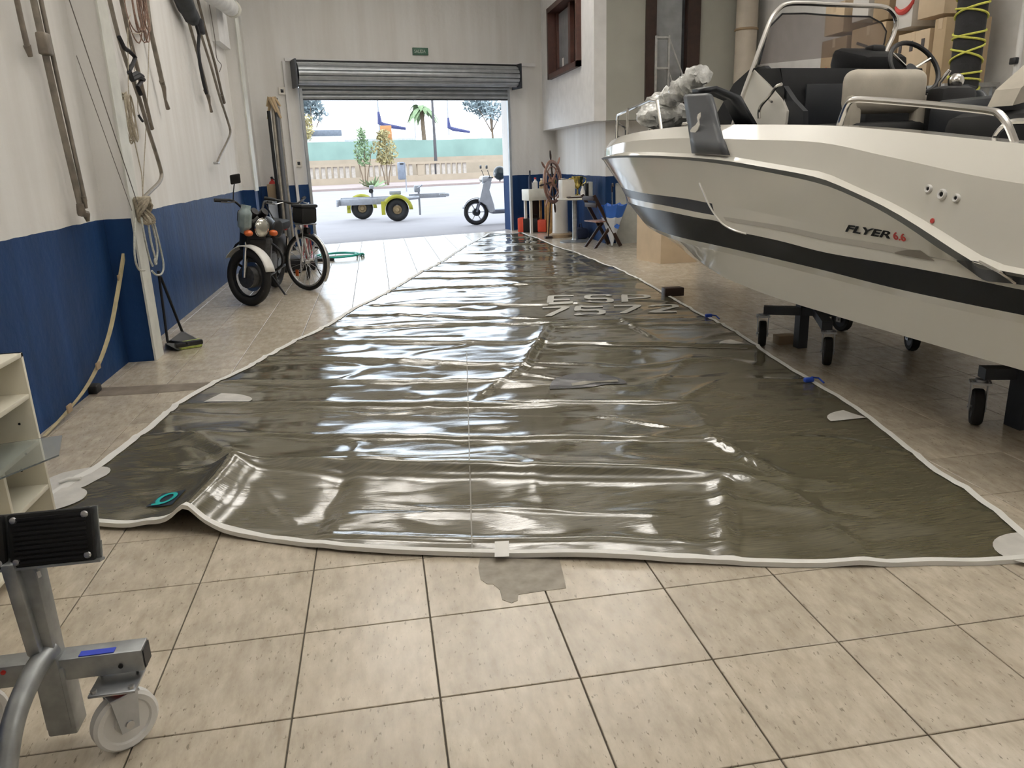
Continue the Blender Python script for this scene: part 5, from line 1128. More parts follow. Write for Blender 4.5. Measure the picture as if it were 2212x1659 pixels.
# sign, switches on the door wall
t = thing('exit_sign', D(2.36, -.02, 3.47), 'small dark green exit sign above the roller door', 'sign', rz=DANG)
MB().rbox((0, 0, 0), (.31, .03, .13), .006).build('plate', 'sign_green', t)
text_obj('SALIDA', .085, 'sign_text', t, Matrix.Translation((-.13, -.017, -.03))@Matrix.Rotation(pi/2, 4, 'X'), .001, 0, .82)
for (a_, z_), lab in (((-.14, 1.50), 'small grey switch box low beside the left door edge'), ((-.30, 2.75), 'small pale junction box high beside the left door edge')):
    t = thing('switch_box', D(a_, -.02, z_), lab, 'switch', rz=DANG); MB().rbox((0, 0, 0), (.12, .04, .13), .01).build('housing', 'ceramic', t); MB().rbox((0, -.022, 0), (.05, .01, .06), .004).build('rocker', 'dark_trim', t)

# ================================================================== CORNER BY THE RIGHT OF THE DOOR
# side cabinet with legs
q = V((3.16, 15.72, 0)); t = thing('side_cabinet', q, 'small cream cabinet on legs beside the right door edge', 'cabinet', rz=DANG)
MB().rbox((0, 0, .75), (.46, .32, .22), .012).build('body', 'cabinet_white', t); MB().rbox((0, -.163, .75), (.38, .012, .14), .006).build('drawer', 'cabinet_white', t)
for sx in (-.17, .17):
    for sy in (-.12, .12): MB().box((sx, sy, .32), (.05, .04, .64)).build('leg', 'ceramic' if sx < 0 else 'wood_orange', t)
MB().rbox((.02, .1, .32), (.22, .02, .6), .004).build('back_board', 'dark_wood', t)
def bottle(x, y, z, h, r, m, cap, label):
    t = thing('bottle', (x, y, z), label, 'bottle', 'bottles on the cream cabinet'); MB().lathe([(0, 0), (r, 0), (r, h*.62), (r*.45, h*.75), (r*.4, h*.88), (0, h*.88)], n=16).build('body', m, t); MB().lathe([(r*.46, h*.86), (r*.46, h), (0, h)], n=12).build('cap', cap, t)
bottle(3.05, 15.68, .86, .36, .035, 'navy_bag', 'black_plastic', 'tall dark spray bottle on the cream cabinet'); bottle(3.16, 15.70, .86, .22, .05, 'paper_white', 'red_plastic', 'white bottle with pink-red cap on the cream cabinet'); bottle(3.10, 15.80, .86, .16, .04, 'ceramic', 'black_plastic', 'short pale bottle behind the others on the cream cabinet'); bottle(3.30, 15.76, .86, .20, .05, 'cardboard', 'ceramic', 'tan bottle at the right end of the cream cabinet')
# tool box
q = FZ(1155, 503)+V((0, .22, 0)); t = thing('tool_box', q, 'red and black tool box on the floor by the right door edge', 'tool box', rz=-.4)
MB().rbox((-.22, 0, .15), (.12, .26, .28), .015).build('side', 'orange_red', t); MB().rbox((-.02, -.0, .14), (.30, .26, .28), .015).build('body', 'black_plastic', t); MB().rbox((.22, .0, .13), (.18, .26, .24), .015).build('side', 'orange_red', t); MB().tube([(-.12, 0, .28), (-.10, 0, .34), (.1, 0, .34), (.12, 0, .28)], .012, 6).build('handle', 'black_plastic', t)
q = V((3.42, 15.1, 0)); t = thing('plank_stack', q, 'upright wooden boards leaning behind the white bollard', 'boards')
for i, m in enumerate(('wood_orange', 'cardboard', 'pale_wood')): MB().box((-.10+i*.12, .05*i, .33+.03*i), (.11, .03, .66+.06*i), Matrix.Rotation(.05, 3, 'X')).build('board', m, t)
# white bollard
q = FZ(1214, 513)+V((0, .12, 0)); t = thing('bollard', q, 'round white post on a dark round foot under the small table', 'bollard')
MB().lathe([(0, .07), (.155, .07), (.15, .12), (.14, .72), (.13, .74), (0, .74)], n=24).build('post', 'ceramic', t); MB().lathe([(0, 0), (.22, 0), (.22, .05), (.16, .08), (0, .08)], n=24).build('foot', 'cardboard_dark', t)
# pedestal table
tq = FZ(1242, 522); t = thing('pedestal_table', tq, 'small round pedestal table with a grey column in the corner', 'table')
MB().lathe([(0, 0), (.27, 0), (.27, .015), (.06, .035), (.045, .06), (0, .06)], n=28).build('base', 'galvanized', t); MB().cyl((0, 0, .05), (0, 0, .74), .045, n=16).build('column', 'alu', t); MB().lathe([(0, .735), (.30, .735), (.31, .745), (.31, .76), (.30, .765), (0, .765)], n=32).build('table_top', 'ceramic', t)
zt = .765
def on_t(dx, dy, dz=0): return tq+V((dx, dy, zt+dz))
t = thing('trophy_cup', on_t(.06, .02), 'gold trophy cup on the small round table', 'trophy'); MB().lathe([(0, .14), (.03, .15), (.07, .2), (.10, .28), (.105, .36), (.095, .36), (.09, .29), (0, .2)], n=24).build('bowl', 'gold', t); MB().lathe([(0, 0), (.06, 0), (.06, .04), (.02, .06), (.015, .14), (0, .15)], n=18).build('stem', 'gold', t)
for s in (-1, 1): MB().tube(smooth_path([(s*.09, 0, .33), (s*.15, 0, .32), (s*.14, 0, .25), (s*.07, 0, .22)], 4), .008, 6).build('handle', 'gold', t)
t = thing('storage_carton', on_t(-.13, .03), 'plain cream carton on the small round table', 'box', rz=.15); MB().rbox((0, 0, .155), (.24, .18, .31), .006).build('carton', 'ceramic', t); MB().box((.03, -.0, .314), (.22, .17, .008), Matrix.Rotation(.12, 3, 'Y')).build('flap', 'ceramic', t)
t = thing('spray_bottle', on_t(.13, -.07), 'white plastic bottle in front of the trophy cup', 'bottle'); MB().lathe([(0, 0), (.045, 0), (.045, .10), (.02, .17), (.018, .2), (0, .2)], n=16).build('body', 'nylon_white', t); MB().lathe([(.02, .195), (.02, .23), (0, .23)], n=10).build('cap', 'gold', t)
t = thing('paper_tray', on_t(-.02, -.13), 'flat dark tray of papers on the small round table', 'tray'); MB().rbox((0, 0, .012), (.28, .14, .024), .006).build('tray', 'dark_wood', t); MB().rbox((.02, 0, .03), (.2, .1, .012), .003).build('papers', 'paper_white', t)
q = on_t(.24, .02); t = thing('books', q, 'dark and grey folders standing at the right end of the round table', 'folders'); MB().rbox((-.03, 0, .12), (.05, .16, .24), .006).build('folder', 'black_plastic', t); MB().rbox((.04, 0, .13), (.07, .16, .26), .006).build('folder', 'grey_board', t)
# ship's wheel
wc = V((3.17, 14.15, 1.03)); t = thing('ship_wheel', (3.17, 14.15, .0), 'brown wooden ship steering wheel standing in front of the corner table', 'ship wheel'); o3 = V((3.17, 14.15, 0)); ax = V((.793, -.609, .04)).normalized(); x_, y_ = frame_of(ax)
def SW(): return MB().at(o3)
SW().ring(wc, ax, .355, .035, 40, 8, .7).build('rim', 'wheel_wood', t); SW().ring(wc, ax, .27, .014, 36, 6).build('inner_rim', 'wheel_wood', t)
SW().cyl(wc-ax*.05, wc+ax*.05, .085, n=20).build('hub', 'wheel_wood', t); SW().cyl(wc-ax*.06, wc+ax*.06, .04, n=16).build('hub_boss', 'gold', t)
for i in range(8):
    a = 2*pi*i/8+.08; d = x_*cos(a)+y_*sin(a); SW().tube([wc+d*r for r in (.07, .14, .2, .26, .35, .39, .43, .47, .53, .55)], [.014, .02, .015, .02, .016, .012, .019, .02, .014, .008], 8).build('spoke', 'wheel_wood' if i % 2 else 'dark_wood', t)
SW().tube([wc+ax*(-.02), V((3.15, 14.3, .6)), V((3.12, 14.38, .02))], .012, 8).build('stand', 'dark_wood', t); SW().rbox((3.12, 14.38, .02), (.14, .14, .04), .01).build('stand_foot', 'dark_wood', t)
# folding chair and umbrella
q = V((3.66, 12.62, 0)); t = thing('folding_chair', q, 'dark brown folding wooden chair under the blue wall', 'chair', rz=.25)
for y_s in (-.19, .19):
    MB().prism([(-.30, .84), (-.25, .86), (.26, .02), (.21, 0)], (0, y_s, 0), (1, 0, 0), (0, 0, 1), .03).build('leg', 'dark_wood', t); MB().prism([(-.26, 0), (-.21, 0), (.16, .42), (.11, .44)], (0, y_s*.85, 0), (1, 0, 0), (0, 0, 1), .03).build('leg', 'dark_wood', t)
for k in range(5): MB().rbox((-.20+k*.085, 0, .425), (.07, .40, .018), .004).build('seat_slat', 'wheel_wood', t)
for k in range(2): MB().rbox((-.27+k*.05, 0, .80-k*.11), (.02, .38, .07), .004).build('back_slat', 'dark_wood', t)
u0 = FZ(1322, 533); u0.z = .02; u1 = PY(1297, 445, u0.y); uc = PY(1322, 445, u0.y); t = thing('umbrella', u0, 'blue and white half-closed umbrella standing on its tip', 'umbrella')
def UM(): return MB().at(u0)
top = uc+V((0, 0, .02)); axu = (top-u0).normalized(); xx, yy = frame_of(axu); rowsA = []; rowsB = []
for k in range(11):
    f = k/10; row = []
    for j in range(25):
        a = 2*pi*j/24; rr = (.012+.235*f**1.1)*(1+.10*cos(a*8)*f); row.append(u0+axu*((top-u0).length*f*(1+.03*cos(a*8)*f))+(xx*cos(a)+yy*sin(a))*rr)
    rowsA.append(row)
UM().grid(rowsA[:8]).build('canopy', 'umbrella_white', t, 30); UM().grid(rowsA[7:]).build('canopy_border', 'umbrella_blue', t, 30)
UM().tube([u0-axu*.02, top+axu*.22], .008, 8).build('shaft', 'chrome', t); UM().tube(smooth_path([top+axu*.2, top+axu*.3, top+axu*.34+xx*.04, top+axu*.29+xx*.07], 4), .012, 8).build('handle', 'dark_wood', t)
for j in range(8):
    a = 2*pi*j/8; d = xx*cos(a)+yy*sin(a); UM().tube([u0+axu*.1, u0+axu*(top-u0).length+d*.25], .003, 5).build('rib', 'chrome', t)
c = u0.lerp(top, .5)+V((.03, -.175, 0)); UM().prism([(-.05, 0), (0, .04), (.05, .01), (.02, -.05), (-.03, -.03)], c, (1, 0, 0), (0, .25, .97), .004).build('print', 'umbrella_blue', t)
q = V((3.66, 14.05, 0)); t = thing('duffel_bag', q, 'small navy bag on the floor below the corner table', 'bag'); MB().rbox((0, 0, .10), (.24, .3, .20), .06).build('body', 'navy_bag', t); MB().tube(smooth_path([(-.0, -.1, .19), (0, -.05, .27), (0, .05, .27), (0, .1, .19)], 4), .01, 6).build('handle', 'navy_bag', t)
t = thing('leaning_board', (4.3, 13.0, 0), 'pale grey board leaning under the office behind the umbrella', 'board'); MB().box((.0, -.06, .50), (.62, .03, 1.0), Matrix.Rotation(-.06, 3, 'X')).build('panel', 'grey_board', t); MB().box((0, -.06, 1.0), (.62, .04, .02)).build('edge', 'alu', t)
# step ladder in front of the office door
lb = V((4.55, 12.35, 0)); t = thing('step_ladder', lb, 'pale metal step ladder standing before the office door', 'ladder')
lt, lb_ = 3.2, 0.
for s in (-.0, .17): MB().box((-.12+s*1.2, -.02, lt/2), (.03, .03, lt)).build('rail', 'alu', t)
for k in range(7): MB().box((-.02, -.02, lt-.03-k*.44), (.19, .09, .03)).build('step', 'alu', t)
MB().tube([(.09, .0, lt-.02), (1.05, -.02, .95), (1.35, -.02, .1)], .014, 8).build('rear_leg', 'alu', t); MB().tube([(.09, .0, lt-.49), (.75, -.02, .95), (1.0, -.02, .4)], .012, 8).build('brace', 'alu', t)
# big pipe in the corner
pq = V((5.98, 12.50, 0)); t = thing('drain_pipe', pq, 'thick beige vertical pipe in the corner behind the boat', 'pipe'); MB().cyl((0, 0, 0), (0, 0, ZC), .165, n=24).build('pipe', 'pipe_beige', t); MB().ring((0, 0, 3.30), (0, 0, 1), .168, .02, 28, 8).build('clamp', 'cardboard_dark', t); MB().rbox((0, .18, 3.3), (.05, .06, .04), .01).build('bracket', 'cardboard_dark', t)
# cartons on a rack along the right wall
rk = V((5.95, 9.1, 0)); t = thing('storage_rack', rk, 'grey metal rack against the right wall carrying cartons', 'rack')
for sy in (-1.7, 0, 1.7):
    for sx in (-.28, .28): MB().box((sx, sy, 1.0), (.04, .04, 2.0)).build('upright', 'alu', t)
for z_ in (.4, 1.2, 2.02): MB().box((0, 0, z_), (.62, 3.5, .04)).build('deck', 'alu', t)
def carton(y0, y1, z0, z1, m, label, x0=5.66, x1=6.22, tape=True):
    b = V(((x0+x1)/2, (y0+y1)/2, z0)); t = thing('carton', b, label, 'box', 'cartons on the rack along the right wall'); MB().rbox((0, 0, (z1-z0)/2), (x1-x0, y1-y0, z1-z0), .006).build('carton', m, t)
    if tape: MB().box((0, 0, z1-z0+.001), (.06, y1-y0, .003)).box((-(x1-x0)/2-.001, 0, z1-z0-.05), (.003, .06, .1)).build('packing_tape', 'cardboard_pale', t)
    return t
def at_w(px, py, X=5.66): return PX(px, py, X)
def carton_px(pl, pt, pr, pb, m, label, z0=None, X=5.66):
    a = at_w(pl, pb, X); c = at_w(pr, pt, X); z0 = a.z if z0 is None else z0
    return carton(min(a.y, c.y), max(a.y, c.y), z0, c.z, m, label, X, X+.5), V((0, 0, 0))
c1_, _ = carton_px(1772, 76, 1830, 140, 'cardboard_dark', 'carton with red handling print behind the windscreen', 2.04)
for dy, z_ in ((.1, .1), (.1, .32), (-.15, .15), (-.2, .38)): MB().box((-.253, dy, z_), (.004, .12, .10), Matrix.Rotation(.4, 3, 'X')).build('print', 'ink_red', c1_)
carton_px(1780, 0, 1826, 74, 'cardboard_pale', 'pale carton stacked on top of the red-printed carton', PX(1800, 74, 5.66).z)
c3_, _ = carton_px(1835, 45, 1915, 135, 'cardboard', 'large plain brown carton right behind the windscreen centre', 2.04)
MB().box((-.253, .1, .55), (.004, .22, .03), Matrix.Rotation(.3, 3, 'X')).box((-.253, -.25, .35), (.004, .04, .3)).build('print', 'ink_dark', c3_)
c4_, _ = carton_px(1840, -30, 1880, 40, 'paper_white', 'white carton on top of the large brown carton', PX(1860, 44, 5.66).z)
carton_px(1885, -30, 1925, 40, 'cardboard_dark', 'dark carton beside the white carton at the top', PX(1905, 44, 5.66).z)
c5_, _ = carton_px(1935, 60, 2010, 140, 'cardboard_pale', 'pale carton with small handling symbols above the steering wheel', 2.04)
for k in range(3): MB().rbox((-.253, .2-.18*k, .42), (.004, .05, .10), .001).build('symbol', 'ink_dark', c5_)
carton_px(2010, 36, 2046, 140, 'cardboard', 'narrow brown carton left of the black fender pole', 2.04)
c6_, _ = carton_px(1930, -40, 1978, 57, 'paper_white', 'white carton with a red printed smile shape', PX(1955, 60, 5.66).z)
cc_ = V((-.253, 0, .30)); MB().tube([cc_+V((0, .16*cos(a), .14*sin(a))) for a in [pi+.3+i*.26 for i in range(10)]], [.012, .02, .026, .03, .032, .032, .03, .026, .02, .012], 6).build('print', 'ink_red', c6_)
MB().box(cc_+V((0, .02, .30)), (.004, .30, .05)).box(cc_+V((0, .02, .20)), (.004, .2, .04)).build('print', 'ink_red', c6_)
carton_px(1982, -40, 2046, 34, 'cardboard_pale', 'carton at the top left of the black fender pole', PX(2010, 36, 5.66).z)
# black padded pole with yellow cord
b = PX(2078, 205, 5.45); b.z = 0; t = thing('fender_pole', b, 'black padded pole wound with yellow cord behind the boat', 'pole')
MB().cyl((0, 0, 0), (0, 0, 4.0), .125, n=20).build('pole', 'pad_black', t)
for ph in (0, 1): MB().tube([V((.133*cos((-1)**ph*i*.3+ph), .133*sin((-1)**ph*i*.3+ph), 1.6+i*.0085+.03*sin(i*.17+ph))) for i in range(250)], .010, 6).build('cord', 'rope_yellow', t)
# grey wall duct and conduit on the right wall
b = V((6.12, 7.0, 0)); t = thing('wall_conduit', b, 'grey vertical conduit with clamps on the right wall', 'conduit'); MB().cyl((0, 0, 0), (0, 0, ZC), .03, n=12).box((.10, -.35, 2.6), (.14, .5, 5.2)).build('pipe', 'white_plaster', t); MB().rbox((-.05, .05, 2.95), (.06, .08, .4), .01).build('clamp', 'galvanized', t); MB().rbox((-.04, 0, 2.2), (.04, .08, .06), .008).build('clamp', 'dark_trim', t)

# ================================================================== STREET
def gnd(a0_, a1_, b0_, b1_, z0, z1): return MB().box(D((a0_+a1_)/2, (b0_+b1_)/2, (z0+z1)/2), (a1_-a0_, b1_-b0_, z1-z0), RD)
struct(gnd(-70, 90, .34, 140, -.25, -.03), 'ground_street', 'asphalt')
struct(gnd(-70, 90, 31, 40, -.1, .09), 'ground_pavement', 'pavement')
struct(gnd(-70, -1.2, 13.2, 13.5, -.1, .10), 'ground_kerb', 'kerb_yellow')
# boundary wall with pierced panels
bwl = gnd(-60, 80, 40, 40.3, -.05, .52); swl = struct(bwl, 'wall_street', 'street_wall')
gnd(-60, 80, 39.95, 40.35, 1.28, 1.45).build('coping', 'street_wall', swl)
k = 0
a_ = -13.
while a_ < 20:
    MB().box(D(a_, 40.15, .9), (.5, .3, .80), RD).build('pier', 'street_wall', swl)
    for i in range(8): MB().box(D(a_+.25+.28+i*.42, 40.15, .9), (.24, .12, .80), RD).build('baluster', 'baluster', swl)
    a_ += 4.2
gnd(-60, 80, 43, 43.3, 0, 1.75).build('bank', 'street_wall', swl)
# green mesh fence
fn = thing('mesh_fence', D(4, 46, 0), 'long green mesh screen fence behind the pale street wall', 'fence', rz=DANG); fo_ = V(D(4, 46, 0))
rows_ = [[V((-30+i*.8, .10*noise.noise(V((i*.5, z_, 0))), z_+.10*noise.noise(V((i*.25, 5, 0))))) for i in range(81)] for z_ in (0, 1, 2, 3.1)]
MB().grid(rows_).build('mesh', 'green_mesh', fn, 60)
for i in range(-6, 8): MB().cyl((i*4, .06, 0), (i*4, .06, 3.2), .05, n=8).build('post', 'alu', fn)
# masts, booms, boats in the yard behind
def yard_boat(a, b_, mast_px, boom, label, hull=True, ln=7.):
    t = thing('sailing_boat', D(a, b_, 1.2), label, 'boat', 'boats laid up behind the fence', rz=DANG)
    MB().grid([[V((x, s*w_, z_)) for x, w_ in ((-ln/2, .8), (-ln/4, 1.2), (0, 1.3), (ln/4, 1.0), (ln/2, .05))] for s, z_, in ((1, 2.2), (.7, 1.4), (.1, .9), (-.1, .9), (-.7, 1.4), (-1, 2.2))]).build('hull', 'boat_white', t); 
    MB().grid([[V((x, s*w_, 2.2)) for x, w_ in ((-ln/2, .8), (-ln/4, 1.2), (0, 1.3), (ln/4, 1.0), (ln/2, .05))] for s in (1, -1)]).build('deck', 'boat_white', t)
    MB().rbox((-.3, 0, 2.45), (2.4, 1.4, .55), .15).build('cabin', 'boat_white', t); MB().cyl((.3, 0, 2.2), (.3, 0, 13), .07, .05, 8).build('mast', 'trailer_galv', t)
    for sx in (-1.4, 1.4): MB().box((sx, 0, -.05), (.2, .8, 2.3)).build('cradle', 'trailer_galv', t)
    if boom: MB().tube([(.3, 0, 4.4), (.35, 0, 3.5), (.8, 0, 3.3), (2.6, 0, 3.0)], [.1, .22, .2, .12], 8).build('sail_cover', 'boat_navy', t)
a, _ = SDp(752+60, 270, 52); yard_boat(a, 52, 0, True, 'white sailing boat with navy sail cover left of the palm'); a, _ = SDp(963, 275, 62); yard_boat(a, 62, 0, True, 'white sailing boat with dark boom right of the lamp post'); a, _ = SDp(1060, 290, 74); yard_boat(a, 74, 0, False, 'white boat farthest right behind the green fence')
a, _ = SDp(893, 300, 82); yard_boat(a, 82, 0, False, 'white boat with bare mast beside the palm')
a, z_ = SDp(690, 285, 50); t = thing('white_van', D(a, 50, 0), 'white van behind the fence at the left', 'van', rz=DANG)
MB().rbox((0, 0, 2.5), (3.6, 1.8, 3.6), .25).build('body', 'boat_white', t); MB().rbox((.1, -.9, 3.85), (2.9, .06, .45), .05).build('window_band', 'bin_grey', t)
for sx in (-1.1, 1.1): MB().cyl((sx, -.95, .6), (sx, -.75, .6), .35, n=14).build('wheel', 'rubber', t)
MB().box((0, 0, .35), (3.4, 1.5, .7)).build('underbody', 'dark_trim', t)
t = thing('orange_buoy', D(SDp(834, 287, 47.5)[0], 47.5, 0), 'orange board behind the fence above the yellow shrub', 'board'); zz = SDp(834, 287, 47.5)[1]; MB().rbox((0, 0, zz), (.9, .1, 1.1), .04).build('panel', 'orange_paint', t); MB().box((0, 0, zz/2), (.1, .1, zz)).build('post', 'alu', t)
# lamp post, palm, trees
a, z_ = SDp(941, 341, 41.5); t = thing('lamp_post', D(a, 41.5, 0), 'thin dark street lamp post rising behind the pale wall', 'lamp post'); MB().tube([(0, 0, 0), (0, 0, 4), (-.05, 0, 9)], [.14, .10, .07], 10).build('pole', 'pole_dark', t); MB().rbox((-.5, 0, 9), (1.1, .25, .12), .05).build('head', 'pole_dark', t); MB().cyl((0, 0, 0), (0, 0, .3), .2, n=12).build('foot', 'pole_dark', t)
def frond_crown(t, c, n, L, w, m, droop=.9, name='frond'):
    for i in range(n):
        a = 2*pi*i/n+.3*random.random(); e = random.uniform(-.1, .9); A = []; B_ = []
        for k in range(7):
            f = k/6; d = V((cos(a), sin(a), 0)); p = c+d*L*f*cos(e)+V((0, 0, L*(f*sin(e)-droop*f*f))); sd = V((-sin(a), cos(a), 0))*w*sin(pi*min(1, f*.9+.08)); A.append(p+sd); B_.append(p-sd-V((0, 0, .05)))
        MB().grid([A, B_]).build(name, m, t, 60)
a, z_ = SDp(910, 235, 50); _, zt_ = SDp(910, 232, 50); t = thing('palm_tree', D(a, 50, 0), 'small palm with green crown behind the fence', 'palm'); MB().tube([(0, 0, 0), (.1, 0, zt_*.5), (0, 0, zt_)], [.25, .2, .16], 10).build('trunk', 'bark', t); frond_crown(t, V((0, 0, zt_)), 18, 1.5, .28, 'leaf_green')
def leaf_cloud(c, rad, n, sz, mb):
    for _ in range(n):
        d = V((random.gauss(0, 1), random.gauss(0, 1), random.gauss(0, 1))).normalized()*random.random()**.4; p = V(c)+V((d.x*rad[0], d.y*rad[1], d.z*rad[2]))
        u_ = V((random.gauss(0, 1), random.gauss(0, 1), random.gauss(0, 1))).normalized()*sz*random.uniform(.6, 1.3); v_ = u_.orthogonal().normalized()*sz*.45
        mb.add([p-u_, p-v_*.8, p+u_, p+v_], [(0, 1, 2, 3)])
    return mb
def tree(px, py, b_, rx, rz_, m, label, n=500, sz=.16, name='tree'):
    a, z0 = SDp(px, py, b_); t = thing(name, D(a, b_, 0), label, 'tree')
    mb = MB()
    for k in range(9): leaf_cloud((random.uniform(-.7, .7)*rx, random.uniform(-.5, .5)*rx, z0+random.uniform(-.7, .7)*rz_), (rx*.42, rx*.42, rz_*.42), n//9, sz, mb)
    o = mb.build('foliage', m, t, 0, fix=False); o['kind'] = 'stuff'
    MB().tube([(0, 0, 0), (.1, 0, z0*.5), (-.1, 0, z0)], [.16, .12, .05], 8).build('trunk', 'bark', t)
    for k in range(4): MB().tube([(0, 0, z0*.6), (rx*.5*cos(k*1.6), rx*.5*sin(k*1.6), z0)], [.07, .03], 6).build('branch', 'bark', t)
tree(670, 232, 66, 2.6, 1.9, 'leaf_grey', 'hazy grey-green tree high at the left of the street view', 900, .30); tree(1060, 225, 66, 3.2, 2.0, 'leaf_grey', 'hazy grey-green tree high at the right of the street view', 900, .30)
tree(650, 268, 47.8, .9, 1.4, 'leaf_yellow', 'yellowish shrub at the left edge of the street view', 300, .2)
# flowering shrub by the wall, in two stems
def shrub(px, top, bot, b_, w_, m, label, n=420):
    a, z1 = SDp(px, top, b_); a2, z0 = SDp(px, bot, b_); t = thing('shrub', D(a, b_, .05), label, 'shrub', 'leggy shrubs on the pavement')
    mb = MB()
    for k in range(7): f = k/6; leaf_cloud((w_*.5*noise.noise(V((k, px, 0))), 0, z0+(z1-z0)*f), (w_*(.35+.5*sin(pi*min(1, f+.15))), w_*.6, (z1-z0)*.13), n//7, .13, mb)
    o = mb.build('foliage', m, t, 0, fix=False); o['kind'] = 'stuff'
    for s in (-.2, .05, .25): MB().tube([(s*.3, 0, -.1), (s*.8, 0, z0*.5), (s*1.6, 0, z0), (s*2.2, 0, (z0+z1)/2)], [.05, .04, .03, .02], 6).build('stem', 'bark', t)
shrub(780, 285, 352, 33.5, .75, 'leaf_green', 'green-brown leggy shrub at the left of the pair on the pavement'); shrub(828, 290, 350, 33.8, 1.15, 'leaf_yellow', 'yellow-brown leggy shrub at the right of the pair on the pavement', 800)
a, z_ = SDp(806, 402, 31.6); t = thing('yucca_plant', D(a, 31.6, .09), 'small spiky green plant at the foot of the shrubs', 'plant'); frond_crown(t, V((0, 0, 0)), 14, .85, .08, 'leaf_green', -.2, 'blade')
a, z_ = SDp(868, 388, 25); _, z2 = SDp(868, 350, 25); t = thing('litter_bin', D(a, 25, -.03), 'grey litter bin on a post across the street', 'bin', rz=DANG); MB().rbox((0, 0, (z_+z2)/2+.03), (.34, .3, z2-z_), .06).build('bin', 'bin_grey', t); MB().cyl((.22, 0, 0), (.22, 0, z2), .03, n=8).build('post', 'trailer_galv', t); MB().rbox((0, -.16, z2-.06), (.2, .03, .06), .01).build('slot', 'black_plastic', t)
# ---- trailer
w1 = FZ(860, 478, -.03); w2 = FZ(778, 475, -.03)
tx = V((1.0, .03, 0)).normalized()
t = thing('boat_trailer', (w1.x, w1.y+.7, -.03), 'galvanized boat trailer with yellow mudguards parked on the street', 'trailer'); to = V((w1.x, w1.y+.7, -.03))
TRY = w1.y
def TM(): return MB().at(to)
def tp(px, py, dy=0.): return PY(px, py, TRY+dy)
ww = w1+V((0, 0, .30)); 
for c, dy in ((ww, 0), (V((w2.x+.08, TRY+1.35, .27)), 1.35)):
    wo = TM().ring(c, (0, 1, 0), .205, .095, 32, 10, .95).build('tyre', 'rubber', t, 60); TM().lathe([(0, -.05), (.05, -.06), (.07, -.03), (.12, -.02), (.155, -.06), (.16, .05), (0, .06)], c, (0, 1, 0), 24).build('rim', 'rim_rust', wo)
    fr_ = TM(); 
    rows_ = []
    for i in range(13):
        a = radians(0+i*15); rows_.append([c+V((cos(a)*.40, y_, sin(a)*.38)) for y_ in (-.13, 0, .13)])
    o = fr_.grid(rows_).build('mudguard', 'trailer_yellow', t, 60); o.modifiers.new('t', 'SOLIDIFY').thickness = .02
    rows_ = [[c+V((cos(radians(i*15))*r_, -.135, sin(radians(i*15))*r_*.96)) for i in range(13)] for r_ in (.31, .41)]
    o = TM().grid(rows_).build('mudguard_side', 'trailer_yellow', t); o.modifiers.new('t', 'SOLIDIFY').thickness = .02
    TM().box(c+V((-.36, -.13, .06)), (.10, .03, .34)).build('mudguard_flap', 'trailer_yellow', t)
A1 = tp(752, 444, .5); A2 = tp(935, 434, .5); zb_ = .52
TM().rbox((w1.x-.75, TRY+.12, .50), (1.6, .07, .16), .01).build('chassis_rail', 'trailer_galv', t); TM().rbox((w1.x-.75, TRY+1.2, .50), (1.6, .07, .16), .01).build('chassis_rail', 'trailer_galv', t)
TM().rbox((w1.x-1.5, TRY+.66, .50), (.07, 1.3, .15), .01).build('cross_member', 'trailer_galv', t); TM().rbox((w1.x+.0, TRY+.66, .42), (.07, 1.4, .08), .01).build('axle', 'trailer_galv', t)
TM().tube([(w1.x-.0, TRY+.2, .52), (w1.x+.6, TRY+.6, .54)], .05, 8).tube([(w1.x-.0, TRY+1.15, .52), (w1.x+.6, TRY+.7, .54)], .05, 8).build('vee_frame', 'trailer_galv', t)
TM().rbox((w1.x+.85, TRY+.65, .57), (1.0, .10, .12), .01).build('drawbar', 'trailer_galv', t); TM().rbox((w1.x+1.30, TRY+.65, .58), (.28, .12, .10), .03).build('coupling', 'zinc', t)
TM().box((w1.x+.62, TRY+.62, .42), (.05, .05, .7)).build('jockey_leg', 'trailer_galv', t); TM().rbox((w1.x+.58, TRY+.62, .76), (.16, .14, .18), .03).tube([(w1.x+.6, TRY+.55, .78), (w1.x+.72, TRY+.5, .86)], .02, 6).build('winch', 'trailer_galv', t)
TM().box((w1.x-.62, TRY+.3, .70), (.05, .05, .35)).rbox((w1.x-.62, TRY+.3, .86), (.12, .3, .09), .02).build('keel_support', 'trailer_galv', t); TM().cyl((w1.x-.64, TRY+.2, .76), (w1.x-.64, TRY+.45, .76), .06, n=12).build('roller', 'rubber', t)
TM().rbox((w1.x-1.52, TRY+.66, .46), (.05, 1.4, .12), .01).build('lamp_board', 'trailer_galv', t)
TM().rbox((w1.x-.02, TRY+.15, .70), (.3, .2, .1), .02).build('step_pad', 'trailer_galv', t)
